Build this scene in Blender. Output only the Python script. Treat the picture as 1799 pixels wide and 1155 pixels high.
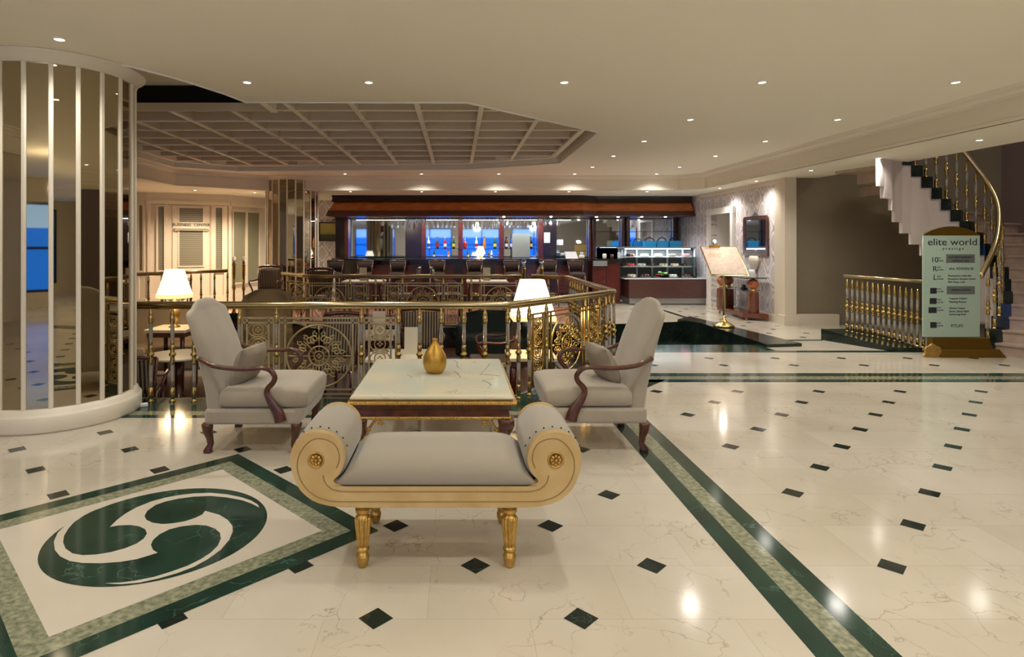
import bpy, math, random
from mathutils import Vector, Matrix
from mathutils.geometry import tessellate_polygon
random.seed(4)
SC = bpy.context.scene
for o in list(bpy.data.objects): bpy.data.objects.remove(o)
COL = SC.collection
PI = math.pi
F, CX, CY, HC = 1063.0, 802.0, 427.0, 1.5

# ---------------------------------------------------------------- camera
cd = bpy.data.cameras.new('camera'); cam = bpy.data.objects.new('camera', cd); COL.objects.link(cam)
cam.location = (0, 0, HC); cam.rotation_euler = (PI/2, 0, 0)
cd.sensor_width = 36; cd.lens = 36*F/1799; cd.clip_start = .05; cd.clip_end = 200
cd.shift_x = (899.5-CX)/1799; cd.shift_y = -(577.5-CY)/1799
SC.camera = cam
# ---------------------------------------------------------------- world + exposure
w = bpy.data.worlds.new('world'); SC.world = w; w.use_nodes = True
w.node_tree.nodes['Background'].inputs[0].default_value = (.55, .62, .8, 1)
w.node_tree.nodes['Background'].inputs[1].default_value = .35
SC.view_settings.view_transform = 'Standard'; SC.view_settings.look = 'None'
SC.view_settings.gamma = 1; SC.view_settings.exposure = .16
SPOT_W = 60.0          # power of each recessed spot

# ---------------------------------------------------------------- helpers
def lin(c):
    out = []
    for v in c:
        v /= 255.0
        out.append(v/12.92 if v <= .04045 else ((v+.055)/1.055)**2.4)
    return tuple(out)+(1,)
def U(x, D): return (x-CX)*D/F
def V(y, D): return HC-(y-CY)*D/F
def FD(y): return HC*F/(y-CY)

class NT:
    def __init__(s, name):
        s.m = bpy.data.materials.new(name); s.m.use_nodes = True
        s.t = s.m.node_tree; s.b = s.t.nodes['Principled BSDF']
    def n(s, t, **k):
        nd = s.t.nodes.new(t)
        for a, v in k.items(): setattr(nd, a, v)
        return nd
    def l(s, a, b): s.t.links.new(a, b)
    def math(s, op, a, b=None):
        nd = s.n('ShaderNodeMath', operation=op)
        for i, v in enumerate((a, b)):
            if v is None: continue
            if isinstance(v, (int, float)): nd.inputs[i].default_value = v
            else: s.l(v, nd.inputs[i])
        return nd.outputs[0]
    def ramp(s, fac, stops, interp='LINEAR'):
        r = s.n('ShaderNodeValToRGB'); r.color_ramp.interpolation = interp
        e = r.color_ramp.elements
        while len(e) < len(stops): e.new(.5)
        for i, (p, c) in enumerate(stops): e[i].position = p; e[i].color = c
        s.l(fac, r.inputs[0]); return r.outputs[0]
    def coord(s, scale=(1, 1, 1)):
        t = s.n('ShaderNodeTexCoord'); mp = s.n('ShaderNodeMapping'); mp.inputs['Scale'].default_value = scale
        s.l(t.outputs['Object'], mp.inputs[0]); return mp.outputs[0]
    def bump(s, h, st=.2, d=.01):
        b = s.n('ShaderNodeBump'); b.inputs['Strength'].default_value = st; b.inputs['Distance'].default_value = d
        s.l(h, b.inputs['Height']); s.l(b.outputs[0], s.b.inputs['Normal'])

def mat(name, rgb, rough=.5, metal=0, em=None, es=0, trans=0, ior=1.45, spec=None, noise=None, nscale=30, bump=0, coat=0, alpha=None):
    q = NT(name); b = q.b
    b.inputs['Base Color'].default_value = lin(rgb); b.inputs['Roughness'].default_value = rough
    b.inputs['Metallic'].default_value = metal; b.inputs['IOR'].default_value = ior
    b.inputs['Transmission Weight'].default_value = trans
    if spec is not None: b.inputs['Specular IOR Level'].default_value = spec
    if coat: b.inputs['Coat Weight'].default_value = coat; b.inputs['Coat Roughness'].default_value = .08
    if em: b.inputs['Emission Color'].default_value = lin(em); b.inputs['Emission Strength'].default_value = es
    if noise or bump:
        ns = q.n('ShaderNodeTexNoise'); ns.inputs['Scale'].default_value = nscale; ns.inputs['Detail'].default_value = 5
        q.l(q.coord(), ns.inputs['Vector'])
        if noise:
            q.l(q.ramp(ns.outputs[0], [(.3, lin(rgb)), (.7, lin(noise))]), b.inputs['Base Color'])
        if bump: q.bump(ns.outputs[0], bump, .004)
    return q.m

def marble(name, c1, c2, vein, rough=.09, scale=1.2, vscale=3.0, vw=.012, vmix=.6):
    q = NT(name); v = q.coord()
    n1 = q.n('ShaderNodeTexNoise'); n1.inputs['Scale'].default_value = scale; n1.inputs['Detail'].default_value = 6; q.l(v, n1.inputs['Vector'])
    base = q.ramp(n1.outputs[0], [(.3, lin(c1)), (.7, lin(c2))])
    n2 = q.n('ShaderNodeTexNoise'); n2.inputs['Scale'].default_value = 5; n2.inputs['Detail'].default_value = 8; q.l(v, n2.inputs['Vector'])
    mx = q.n('ShaderNodeVectorMath', operation='MULTIPLY_ADD'); q.l(n2.outputs[1], mx.inputs[0]); mx.inputs[1].default_value = (.35, .35, .35); q.l(v, mx.inputs[2])
    vo = q.n('ShaderNodeTexVoronoi', feature='DISTANCE_TO_EDGE'); vo.inputs['Scale'].default_value = vscale; q.l(mx.outputs[0], vo.inputs['Vector'])
    n3 = q.n('ShaderNodeTexNoise'); n3.inputs['Scale'].default_value = 2.3; q.l(v, n3.inputs['Vector'])
    ve = q.ramp(vo.outputs[0], [(0, (1, 1, 1, 1)), (vw, (0, 0, 0, 1))])
    gate = q.ramp(n3.outputs[0], [(.45, (0, 0, 0, 1)), (.62, (1, 1, 1, 1))])
    f = q.math('MULTIPLY', q.math('MULTIPLY', ve, gate), vmix)
    m = q.n('ShaderNodeMix', data_type='RGBA'); q.l(f, m.inputs[0]); q.l(base, m.inputs[6]); m.inputs[7].default_value = lin(vein)
    q.l(m.outputs[2], q.b.inputs['Base Color']); q.b.inputs['Roughness'].default_value = rough
    return q.m

def floor_marble(name, c1, c2, vein, rough):
    mt = marble(name, c1, c2, vein, rough, 1.1, 4.2, .016, .55); t = mt.node_tree; b = t.nodes['Principled BSDF']
    src = b.inputs['Base Color'].links[0].from_socket
    tc = t.nodes.new('ShaderNodeTexCoord'); mp = t.nodes.new('ShaderNodeMapping'); mp.inputs['Location'].default_value = (-.9066+.2048+4.095, -2.81+8.0, 0)
    t.links.new(tc.outputs['Object'], mp.inputs[0])
    br = t.nodes.new('ShaderNodeTexBrick'); br.offset = .5; br.inputs['Scale'].default_value = 1; br.inputs['Brick Width'].default_value = .819; br.inputs['Row Height'].default_value = .40
    br.inputs['Mortar Size'].default_value = .0018; br.inputs['Mortar Smooth'].default_value = 0; br.inputs['Color1'].default_value = (1, 1, 1, 1); br.inputs['Color2'].default_value = (.94, .93, .91, 1); br.inputs['Mortar'].default_value = (.84, .81, .76, 1)
    t.links.new(mp.outputs[0], br.inputs['Vector'])
    m = t.nodes.new('ShaderNodeMix'); m.data_type = 'RGBA'; m.blend_type = 'MULTIPLY'; m.inputs[0].default_value = 1
    t.links.new(src, m.inputs[6]); t.links.new(br.outputs[0], m.inputs[7]); t.links.new(m.outputs[2], b.inputs['Base Color'])
    return mt

def wood(name, c1, c2, rough=.25, sc=(3, 3, 26), coat=.5):
    q = NT(name); n = q.n('ShaderNodeTexNoise'); n.inputs['Scale'].default_value = 2; n.inputs['Detail'].default_value = 6
    q.l(q.coord(sc), n.inputs['Vector']); q.l(q.ramp(n.outputs[0], [(.3, lin(c1)), (.7, lin(c2))]), q.b.inputs['Base Color'])
    q.b.inputs['Roughness'].default_value = rough; q.b.inputs['Coat Weight'].default_value = coat; q.b.inputs['Coat Roughness'].default_value = .1
    return q.m

def stripes(name, c1, c2, period=.04, axis=0, rough=.8, duty=.5):
    q = NT(name); s = q.n('ShaderNodeSeparateXYZ'); q.l(q.coord(), s.inputs[0])
    f = q.math('FRACT', q.math('MULTIPLY', s.outputs[axis], 1/period))
    q.l(q.ramp(f, [(0, lin(c1)), (duty, lin(c2))], 'CONSTANT'), q.b.inputs['Base Color']); q.b.inputs['Roughness'].default_value = rough
    return q.m

def damask(name, axis):
    q = NT(name); s = q.n('ShaderNodeSeparateXYZ'); q.l(q.coord(), s.inputs[0])
    u = q.math('COSINE', q.math('MULTIPLY', s.outputs[axis], 2*PI/.42)); v = q.math('COSINE', q.math('MULTIPLY', s.outputs[2], 2*PI/.60))
    n = q.n('ShaderNodeTexNoise'); n.inputs['Scale'].default_value = 9; n.inputs['Detail'].default_value = 3; q.l(q.coord(), n.inputs['Vector'])
    t = q.math('ADD', q.math('ADD', u, v), q.math('MULTIPLY', q.math('SUBTRACT', n.outputs[0], .5), 1.4))
    a = q.math('ABSOLUTE', t)
    q.l(q.ramp(a, [(0, lin((176, 168, 170))), (.12, lin((184, 176, 178))), (.2, lin((232, 224, 222))), (.85, lin((232, 224, 222))), (.93, lin((204, 196, 197)))]), q.b.inputs['Base Color'])
    q.b.inputs['Roughness'].default_value = .55
    return q.m

M = {}
M['ceil'] = mat('ceiling_paint', (244, 238, 220), .7)
M['coffer'] = mat('coffer_shaded_sides', (208, 195, 172), .7)  # shade on the rib sides put into the colour
M['crown'] = mat('crown_paint', (234, 226, 208), .5)
M['cream'] = mat('cream_paint', (216, 204, 184), .5)
M['floor'] = floor_marble('cream_marble', (188, 180, 162), (204, 197, 182), (128, 100, 82), .11)
M['inlay'] = mat('plain_cream_marble', (206, 198, 182), .1, noise=(196, 187, 170), nscale=1.5)
M['green'] = marble('dark_green_marble', (18, 44, 36), (36, 66, 54), (90, 125, 110), .1, 4, 4, .02, .5)
M['black'] = marble('black_green_marble', (20, 30, 26), (34, 46, 40), (90, 110, 100), .1, 4, 6, .02, .35)
M['greymarble'] = mat('speckled_grey_marble', (96, 104, 84), .1, noise=(158, 158, 132), nscale=38)
M['parquet'] = wood('parquet', (150, 88, 62), (182, 112, 82), .3, (1, 12, 1), .2)
M['carpet'] = wood('lounge_parquet', (84, 56, 40), (110, 74, 52), .35, (1, 12, 1), .1)
M['brass'] = mat('polished_brass', (196, 170, 106), .2, 1)
M['rail'] = mat('handrail_brass', (200, 182, 138), .22, 1)
M['champ'] = mat('champagne_metal', (186, 168, 120), .38, .75)
M['gold'] = mat('gilt', (206, 170, 96), .34, .8, noise=(176, 140, 72), nscale=40)
M['goldpaint'] = mat('pale_gold_paint', (208, 182, 128), .4, .3, noise=(192, 162, 104), nscale=8)
M['acryl'] = mat('clear_acrylic', (240, 240, 236), .06, trans=.75, ior=1.3)
M['glass'] = mat('clear_glass', (235, 245, 245), .02, trans=1, ior=1.15)
M['glassware'] = mat('glassware', (250, 250, 252), .08, trans=.3, ior=1.4)
M['mirror'] = mat('bronze_mirror', (176, 164, 138), .02, 1)
M['mirror2'] = mat('bar_mirror', (205, 215, 225), .03, 1)
M['trim'] = mat('column_trim', (226, 218, 198), .35)
M['fabric'] = mat('grey_beige_velvet', (166, 157, 138), .85, noise=(158, 148, 130), nscale=5, bump=.1)
M['fabric'].node_tree.nodes['Principled BSDF'].inputs['Sheen Weight'].default_value = .4
M['pillow'] = mat('grey_velvet_pillow', (156, 145, 128), .7, noise=(134, 124, 108), nscale=9, bump=.3)
M['bench'] = mat('bench_velvet', (152, 144, 126), .75, bump=.1, nscale=60)
M['bench'].node_tree.nodes['Principled BSDF'].inputs['Sheen Weight'].default_value = .4
M['tan'] = mat('tan_upholstery', (150, 132, 100), .85)
M['beige'] = mat('beige_upholstery', (186, 166, 140), .85)
M['mahog'] = wood('mahogany', (58, 22, 14), (92, 40, 26), .28)
M['armwood'] = wood('walnut', (66, 33, 17), (96, 52, 29), .25, (8, 8, 8), .25)
M['darkwood'] = wood('dark_mahogany', (20, 7, 6), (36, 13, 11), .3)
M['redwood'] = wood('red_mahogany', (70, 20, 14), (100, 34, 24), .25)
M['amber'] = wood('amber_veneer', (176, 92, 30), (206, 118, 48), .25, (2, 2, 8))
M['console'] = wood('cherry', (92, 40, 20), (120, 56, 30), .25)
M['goldvase'] = mat('brushed_gold_glaze', (190, 148, 66), .38, .75)
M['nail'] = mat('dark_nailhead', (60, 48, 40), .4, .6)
M['onyx'] = marble('onyx_top', (196, 206, 192), (222, 212, 184), (120, 128, 112), .09, 2.4, 3, .012, .6)
M['vein'] = mat('grey_green_vein', (128, 138, 124), .1)
M['stripe'] = stripes('striped_fabric', (60, 46, 38), (160, 142, 118), .036, 1)
M['shade'] = mat('lit_shade', (255, 244, 220), .8, em=(255, 238, 208), es=1.25)
M['shadetrim'] = mat('lit_shade_fringe', (240, 215, 160), .8, em=(255, 215, 140), es=1.2)
M['bulb'] = mat('spot_lens', (255, 250, 235), .5, em=(255, 246, 226), es=14)
M['globe'] = mat('fill_globe', (255, 248, 235), .5, em=(255, 240, 216), es=34)  # glow of the added out-of-view globes
M['groove'] = mat('brown_groove', (150, 120, 70), .5)  # darker brown for the thin moulding lines
M['boardgrey'] = mat('pale_grey_board', (150, 150, 138), .6)
M['white'] = mat('white_paint', (235, 232, 226), .5)
M['tablewhite'] = mat('cream_table_top', (222, 212, 190), .3)
M['card'] = mat('cream_card', (205, 198, 176), .6)
M['damX'] = damask('damask_wallpaper', 0); M['damY'] = damask('damask_wallpaper_side', 1)
M['taupe'] = mat('taupe_wall', (142, 130, 108), .7, noise=(134, 122, 100), nscale=2)
M['mauve'] = mat('mauve_wall', (136, 116, 108), .7)
M['frost'] = mat('frosted_glass', (134, 132, 108), .3)
M['blind'] = stripes('venetian_blind', (92, 92, 78), (128, 124, 106), .05, 2, .4, .25)
M['stairmarble'] = mat('stair_marble', (188, 168, 150), .25, noise=(168, 148, 132), nscale=6)
M['plaster'] = mat('stringer_plaster', (214, 202, 196), .6)
M['steel'] = mat('brushed_steel', (170, 172, 172), .35, .8)
M['signglass'] = mat('pale_green_acrylic', (166, 188, 170), .15)
M['olivegold'] = mat('antique_brass', (138, 108, 40), .32, .8)
M['ink'] = mat('dark_lettering', (40, 40, 42), .6)
M['inkgrey'] = mat('grey_panel', (104, 110, 106), .5)
M['blueglow'] = mat('window_blue_daylight', (20, 80, 200), .5, em=(20, 104, 225), es=1.7)
M['skyglow'] = mat('window_pale_daylight', (200, 220, 250), .5, em=(120, 175, 245), es=1.3)
M['drape'] = mat('plum_drape', (92, 64, 60), .9)
M['blue'] = mat('blue_tray', (30, 140, 205), .5)
M['leaf'] = mat('leaf', (40, 92, 48), .6)
M['paper'] = mat('white_paper', (238, 236, 238), .6)
M['caselight'] = mat('display_light', (235, 245, 255), .5, em=(225, 240, 255), es=4)
M['led'] = mat('white_shelf', (225, 235, 245), .3)
M['marbleball'] = marble('brown_marble', (140, 70, 40), (190, 110, 70), (230, 190, 150), .15, 8, 10, .06, .7)
M['casebrown'] = wood('brown_laminate', (72, 44, 38), (88, 56, 48), .35)
M['stripeD'] = stripes('dark_striped_fabric', (30, 18, 15), (62, 46, 36), .036, 0)
M['darkgreen'] = mat('dark_green_upholstery', (16, 34, 30), .7)
M['glassedge'] = mat('smoked_glass', (60, 80, 78), .05, trans=.5)
M['void'] = mat('void_shade', (12, 11, 12), .9)  # near-black colour standing in for shade in the gap
M['heart'] = mat('ivory_ceramic', (228, 220, 205), .3)

class MB:
    def __init__(s): s.v = []; s.f = []; s.mi = []; s.M = Matrix.Identity(4); s.cur = 0; s.flat = []; s.sm = True
    def V(s, p): s.v.append(tuple(s.M @ Vector(p))); return len(s.v)-1
    def face(s, idx, sm=None): s.f.append(tuple(idx)); s.mi.append(s.cur); s.flat.append(s.sm if sm is None else sm)
    def quad(s, *ps): s.face([s.V(p) for p in ps], False); return s
    def box(s, x0, x1, y0, y1, z0, z1):
        i = [s.V(p) for p in ((x0,y0,z0),(x1,y0,z0),(x1,y1,z0),(x0,y1,z0),(x0,y0,z1),(x1,y0,z1),(x1,y1,z1),(x0,y1,z1))]
        for q in ((0,3,2,1),(4,5,6,7),(0,1,5,4),(1,2,6,5),(2,3,7,6),(3,0,4,7)): s.face([i[k] for k in q], False)
        return s
    def bbox(s, x0, x1, y0, y1, z0, z1, b=.01):
        """box with bevelled edges: loft of inset rectangles"""
        def rect(i, z):
            c = b-i if False else 0
            return [(x0+i, y0+b, z), (x0+b, y0+i, z), (x1-b, y0+i, z), (x1-i, y0+b, z), (x1-i, y1-b, z), (x1-b, y1-i, z), (x0+b, y1-i, z), (x0+i, y1-b, z)]
        rs = [rect(b*.99, z0), rect(b*.3, z0+b*.3), rect(0, z0+b), rect(0, z1-b), rect(b*.3, z1-b*.3), rect(b*.99, z1)]
        s.loft(rs, True, True, False); return s
    def loft(s, rings, cap0=True, cap1=True, sm=True, closed=True):
        ids = [[s.V(p) for p in r] for r in rings]; n = len(ids[0])
        for a, b in zip(ids[:-1], ids[1:]):
            for k in range(n if closed else n-1):
                k2 = (k+1) % n
                s.face((a[k], a[k2], b[k2], b[k]), sm)
        if cap0: s.face(list(reversed(ids[0])), False)
        if cap1: s.face(ids[-1], False)
        return s
    def lathe(s, prof, seg=16, cap=True, flute=0, fl=None):
        rings = []
        for r, z in prof:
            ring = []
            for k in range(seg):
                a = 2*PI*k/seg; rr = max(r, 1e-4)
                if fl and fl[0] <= z <= fl[1]: rr *= 1-flute*(k % 2)
                ring.append((rr*math.cos(a), rr*math.sin(a), z))
            rings.append(ring)
        return s.loft(rings, cap, cap, not fl)
    def tube(s, pts, r, seg=8, closed=False, flat=None, caps=True):
        P = [Vector(p) for p in pts]; n = len(P)
        R = r if isinstance(r, (list, tuple)) else [r]*n
        rings = []; up = None
        for i in range(n):
            if closed: t = P[(i+1) % n]-P[i-1]
            else: t = P[min(i+1, n-1)]-P[max(i-1, 0)]
            if t.length < 1e-9: t = Vector((0, 0, 1))
            t.normalize()
            if up is None:
                up = Vector((0, 0, 1)) if abs(t.z) < .9 else Vector((0, 1, 0))
                if flat: up = Vector(flat)
            sd = t.cross(up)
            if sd.length < 1e-6: sd = t.orthogonal()
            sd.normalize(); u2 = sd.cross(t).normalized()
            if not flat: up = u2
            rings.append([tuple(P[i]+sd*math.cos(a)*R[i]+u2*math.sin(a)*R[i]) for a in [2*PI*k/seg for k in range(seg)]])
        if closed:
            rings.append(rings[0]); return s.loft(rings, False, False)
        return s.loft(rings, caps, caps)
    def prism(s, poly, z0, z1, axis='z', sm=False):
        """extrude 2D polygon; axis: z -> (x,y), y -> (x,z), x -> (y,z)"""
        def P(p, t): return {'z': (p[0], p[1], t), 'y': (p[0], t, p[1]), 'x': (t, p[0], p[1])}[axis]
        a = [s.V(P(p, z0)) for p in poly]; b = [s.V(P(p, z1)) for p in poly]; n = len(poly)
        for k in range(n): s.face((a[k], a[(k+1) % n], b[(k+1) % n], b[k]), sm)
        for t in tessellate_polygon([[Vector((p[0], p[1], 0)) for p in poly]]):
            s.face([a[i] for i in t], False); s.face([b[i] for i in reversed(t)], False)
        return s
    def flatpoly(s, loops, z, up=True):
        L = [[Vector((p[0], p[1], 0)) for p in l] for l in loops]; flatl = [p for l in loops for p in l]
        ids = [s.V((p[0], p[1], z)) for p in flatl]
        for t in tessellate_polygon(L):
            a, b, c = [flatl[i] for i in t]
            cr = (b[0]-a[0])*(c[1]-a[1])-(b[1]-a[1])*(c[0]-a[0])
            if (cr > 0) != up: t = tuple(reversed(t))
            s.face([ids[i] for i in t], False)
        return s
    def sphere(s, c, r, seg=12, sz=1.0):
        prof = [(r*math.sin(PI*k/(seg//2)), r*sz*-math.cos(PI*k/(seg//2))) for k in range(seg//2+1)]
        o = s.M.copy(); s.M = s.M @ Matrix.Translation(c); s.lathe(prof, seg, False); s.M = o; return s
    def build(s, name, m, parent=None, loc=None, rz=0):
        me = bpy.data.meshes.new(name); me.from_pydata(s.v, [], s.f)
        for x in (m if isinstance(m, (list, tuple)) else [m]): me.materials.append(M[x] if isinstance(x, str) else x)
        me.polygons.foreach_set('material_index', s.mi); me.polygons.foreach_set('use_smooth', s.flat)
        me.update()
        import bmesh
        bm = bmesh.new(); bm.from_mesh(me); bmesh.ops.recalc_face_normals(bm, faces=bm.faces) if s.closed_ok else None
        bm.to_mesh(me); bm.free()
        o = bpy.data.objects.new(name, me); COL.objects.link(o)
        if parent: o.parent = parent
        if loc: o.location = loc
        if rz: o.rotation_euler = (0, 0, rz)
        return o
    closed_ok = True
def T(x=0, y=0, z=0, rz=0, s=1): return Matrix.Translation((x, y, z)) @ Matrix.Rotation(rz, 4, 'Z') @ Matrix.Scale(s, 4)

def thing(name, label, cat, loc=(0, 0, 0), rz=0, group=None):
    o = bpy.data.objects.new(name, None); COL.objects.link(o); o.empty_display_size = .1
    o.location = loc; o.rotation_euler = (0, 0, rz); return tag(o, label, cat, group)
def tag(o, label, cat, group=None):
    o['label'] = label; o['category'] = cat
    if group: o['group'] = group
    return o
def struct(name, mb, m):
    o = mb.build(name, m); o['kind'] = 'structure'; return o
KIDS = {}
def kids(o): return [c for c in bpy.data.objects if c.parent == o]
def dup(root, loc, rz=None, label=None, group=None, scale=None):
    if root.name not in KIDS: KIDS[root.name] = [(c, kids(c)) for c in kids(root)]
    r = root.copy(); COL.objects.link(r); r.location = loc
    if rz is not None: r.rotation_euler = (0, 0, rz)
    if scale: r.scale = scale
    if label: r['label'] = label
    if group: r['group'] = group
    for c, gs in KIDS[root.name]:
        d = c.copy(); COL.objects.link(d); d.parent = r
        for g in gs:
            e = g.copy(); COL.objects.link(e); e.parent = d
    return r
class Placer:
    """first call moves the prototype itself, later calls copy it"""
    def __init__(s, root): s.r = root; s.used = False
    def put(s, loc, rz=0, label=None, group=None):
        if not s.used:
            s.used = True; r = s.r; KIDS[r.name] = [(c, kids(c)) for c in kids(r)]
            r.location = loc; r.rotation_euler = (0, 0, rz)
            if label: r['label'] = label
            if group: r['group'] = group
            return r
        return dup(s.r, loc, rz, label, group)
def text(st, size, m, parent, loc, rot=(PI/2, 0, 0), name='lettering', align='CENTER', sx=1, ext=.002, shear=0):
    c = bpy.data.curves.new(name, 'FONT'); c.body = st; c.size = size; c.align_x = align; c.extrude = ext; c.shear = shear
    o = bpy.data.objects.new(name, c); COL.objects.link(o)
    dg = bpy.context.evaluated_depsgraph_get(); me = bpy.data.meshes.new_from_object(o.evaluated_get(dg))
    bpy.data.objects.remove(o); bpy.data.curves.remove(c)
    for v in me.vertices: v.co.x *= sx
    me.materials.clear(); me.materials.append(M[m])
    o = bpy.data.objects.new(name, me); COL.objects.link(o); o.location = loc; o.rotation_euler = rot
    if parent: o.parent = parent
    return o

# ================================================================ SETTING
ZC, ZS, ZL = 3.02, 2.69, -.36
PIT = [(-8.2, 5.85), (.48, 5.85), (1.85, 7.36), (1.85, 10.3), (1.3, 10.78), (-2.5, 10.6), (-3.4, 11.75), (-4.3, 12.9), (-4.9, 12.9), (-6.0, 11.3), (-8.2, 11.3)]
PIT2 = [(2.05, 8.9), (4.44, 8.9), (4.44, 11.0), (4.2, 11.5), (2.05, 10.95)]
fl = MB(); fl.closed_ok = False
fl.flatpoly([[(-8.3, -6.5), (10, -6.5), (10, 17), (-8.3, 17)], PIT, PIT2], 0)
E = .0006
def fq(z, *pts): fl.flatpoly([pts], z)
def rect(x0, x1, y0, y1, z=E): fq(z, (x0, y0), (x1, y0), (x1, y1), (x0, y1))
fl.cur = 1                                            # dark green bands
rect(1.30, 1.405, -6, 5.18); rect(1.51, 1.615, -6, 6.51)
rect(-8.3, 1.30, 5.18, 5.27); rect(1.615, 10, 6.51, 6.64)
rect(1.3, 10, 6.80, 6.96)
fq(E, (-8.2, 5.39), (.75, 5.39), (2.25, 7.05), (2.25, 8.28), (4.44, 8.28), (4.44, 8.9), (2.05, 8.9), (2.05, 11.2), (-2.6, 10.9), (-2.45, 10.62), (1.3, 10.8), (1.87, 10.3), (1.87, 7.35), (.49, 5.84), (-8.2, 5.84))
rect(4.44, 10, 8.28, 8.42); rect(4.55, 4.66, 11.5, 14.2)
fq(E, (1.30, 5.18), (1.405, 5.18), (1.405, 5.6), (2.3, 6.64), (1.615, 6.64), (1.3, 5.6))
c0 = (-1.55, 3.15); hd = 1.145
def dia(h, c=c0): return [(c[0], c[1]-h), (c[0]+h, c[1]), (c[0], c[1]+h), (c[0]-h, c[1])]
fl.flatpoly([dia(hd), dia(hd-.145)], E*2)
fl.cur = 2                                            # speckled grey
fl.flatpoly([dia(hd-.145), dia(.85)], E*2)
rect(1.405, 1.51, -6, 5.27); rect(-8.3, 1.405, 5.27, 5.39); rect(1.51, 10, 6.64, 6.80)
t = []
fl.cur = 3
fl.flatpoly([dia(.85)], E*2)
fl.cur = 1
fl.flatpoly([[(-1.545+.53*math.cos(2*PI*k/72), 3.163+.53*math.sin(2*PI*k/72)) for k in range(72)]], E*3)
fl.cur = 3
SW = [(530,218),(460,245),(380,285),(300,335),(245,390),(218,450),(225,510),(262,555),(330,588),(420,602),(540,604),(680,595),(800,575),(900,545),(948,530),(915,510),(900,475),(915,440),(960,400),(1030,365),(1110,345),(1210,333),(1290,338),(1350,360),(1385,390),(1392,430),(1370,480),(1320,530),(1250,575),(1160,620),(1050,660),(920,700),(780,728),(680,740),(577,744),(640,750),(700,751),(820,740),(950,712),(1080,675),(1200,630),(1300,575),(1390,510),(1450,440),(1475,380),(1472,340),(1440,300),(1380,262),(1280,235),(1262,260),(1210,285),(1140,308),(1060,322),(980,328),(910,318),(868,298),(855,270),(875,235),(930,195),(1000,170),(1090,150),(1200,135),(1320,130),(1430,140),(1540,160),(1610,185),(1662,213),(1650,190),(1600,160),(1530,138),(1430,118),(1320,108),(1200,112),(1090,125),(1000,142),(900,170),(800,210),(720,255),(660,300),(612,348),(680,337),(760,335),(820,345),(860,365),(872,395),(850,430),(800,465),(720,498),(620,525),(520,542),(420,547),(350,535),(300,500),(283,455),(290,410),(320,360),(360,315),(430,268),(480,242)]
sw = []
for a, b in SW:
    D = FD(840+b*.25014); sw.append((U(40+a*.25014, D), D))
fl.flatpoly([sw], E*4)
fl.cur = 4                                            # small black-green diamonds
def inpoly(p, poly):
    r = False
    for i in range(len(poly)):
        (x1, y1), (x2, y2) = poly[i-1], poly[i]
        if (y1 > p[1]) != (y2 > p[1]) and p[0] < (x2-x1)*(p[1]-y1)/(y2-y1)+x1: r = not r
    return r
def dd(x, y, h=.07): fq(E*1.5, *dia(h, (x, y)))
for k in range(-8, 7):
    for m in range(-12, 2):
        x = .9066+.819*m+(.4095 if k % 2 else 0); y = 2.81+.395*k
        if x < 1.18 and y < 5.05:
            if abs(x-c0[0])+abs(y-c0[1]) > hd-.04 and math.hypot(x+3.5, y-5.33) > .8: dd(x, y)
for k in range(-8, 9):
    for m in range(-2, 10):
        x = 2.0166+.819*m+(.4095 if k % 2 else 0); y = 2.803+.4126*k
        if 1.72 < x < 9.9: dd(x, y)
for y in (7.41, 7.86):
    for m in range(-2, 7): dd(4.13+.86*m+(.0 if y < 7.5 else .01), y)
for k in range(0, 11):
    for m in range(0, 7):
        x = 2.4+.62*m+(.31 if k % 2 else 0); y = 9.6+.45*k
        if 4.75 < x < 5.95 or y > 13.3: dd(x, y, .06)
fl.cur = 5
fq(E, (-7, 13.3), (-4.8, 13.3), (-3.2, 11.9), (-2.4, 10.95), (2.05, 11.3), (3.3, 13.3), (3.3, 13.3), (3.3, 14.2), (-7, 14.2))
fo = struct('floor', fl, ['floor', 'green', 'greymarble', 'inlay', 'black', 'parquet'])
lf = MB(); lf.closed_ok = False; lf.flatpoly([PIT], ZL); lf.cur = 1; lf.flatpoly([PIT2], ZL)
struct('floor', lf, ['carpet', 'black'])
pw = MB(); pw.closed_ok = False
for poly in (PIT, PIT2):
    for i in range(len(poly)):
        a, b = poly[i-1], poly[i]
        pw.cur = 0; pw.quad((a[0], a[1], 0), (b[0], b[1], 0), (b[0], b[1], -.2), (a[0], a[1], -.2))
        pw.cur = 1 if poly is PIT else 0; pw.quad((a[0], a[1], -.2), (b[0], b[1], -.2), (b[0], b[1], ZL), (a[0], a[1], ZL))
struct('trim_1', pw, ['black', 'darkwood'])
# raised green ledges by the side steps
l1 = MB(); l1.prism([(4.44, 8.67), (5.0, 8.76), (4.63, 12.0), (4.2, 11.5), (4.44, 11.0)], 0, .045); struct('trim_2', l1, 'black')
l2 = MB()
A, B, C_, Dd = (5.64, 9.36), (5.99, 8.38), (6.42, 8.34), (6.35, 9.36)
l2.loft([[(A[0], A[1], 0), (B[0], B[1], 0), (C_[0], C_[1], 0), (Dd[0], Dd[1], 0)], [(A[0], A[1], .17), (B[0], B[1], .05), (C_[0], C_[1], .05), (Dd[0], Dd[1], .17)]], sm=False)
struct('trim_3', l2, 'black')
l3 = MB(); l3.box(5.02, 5.62, 9.28, 9.30, 0, .012); struct('trim_4', l3, 'green')
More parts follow.
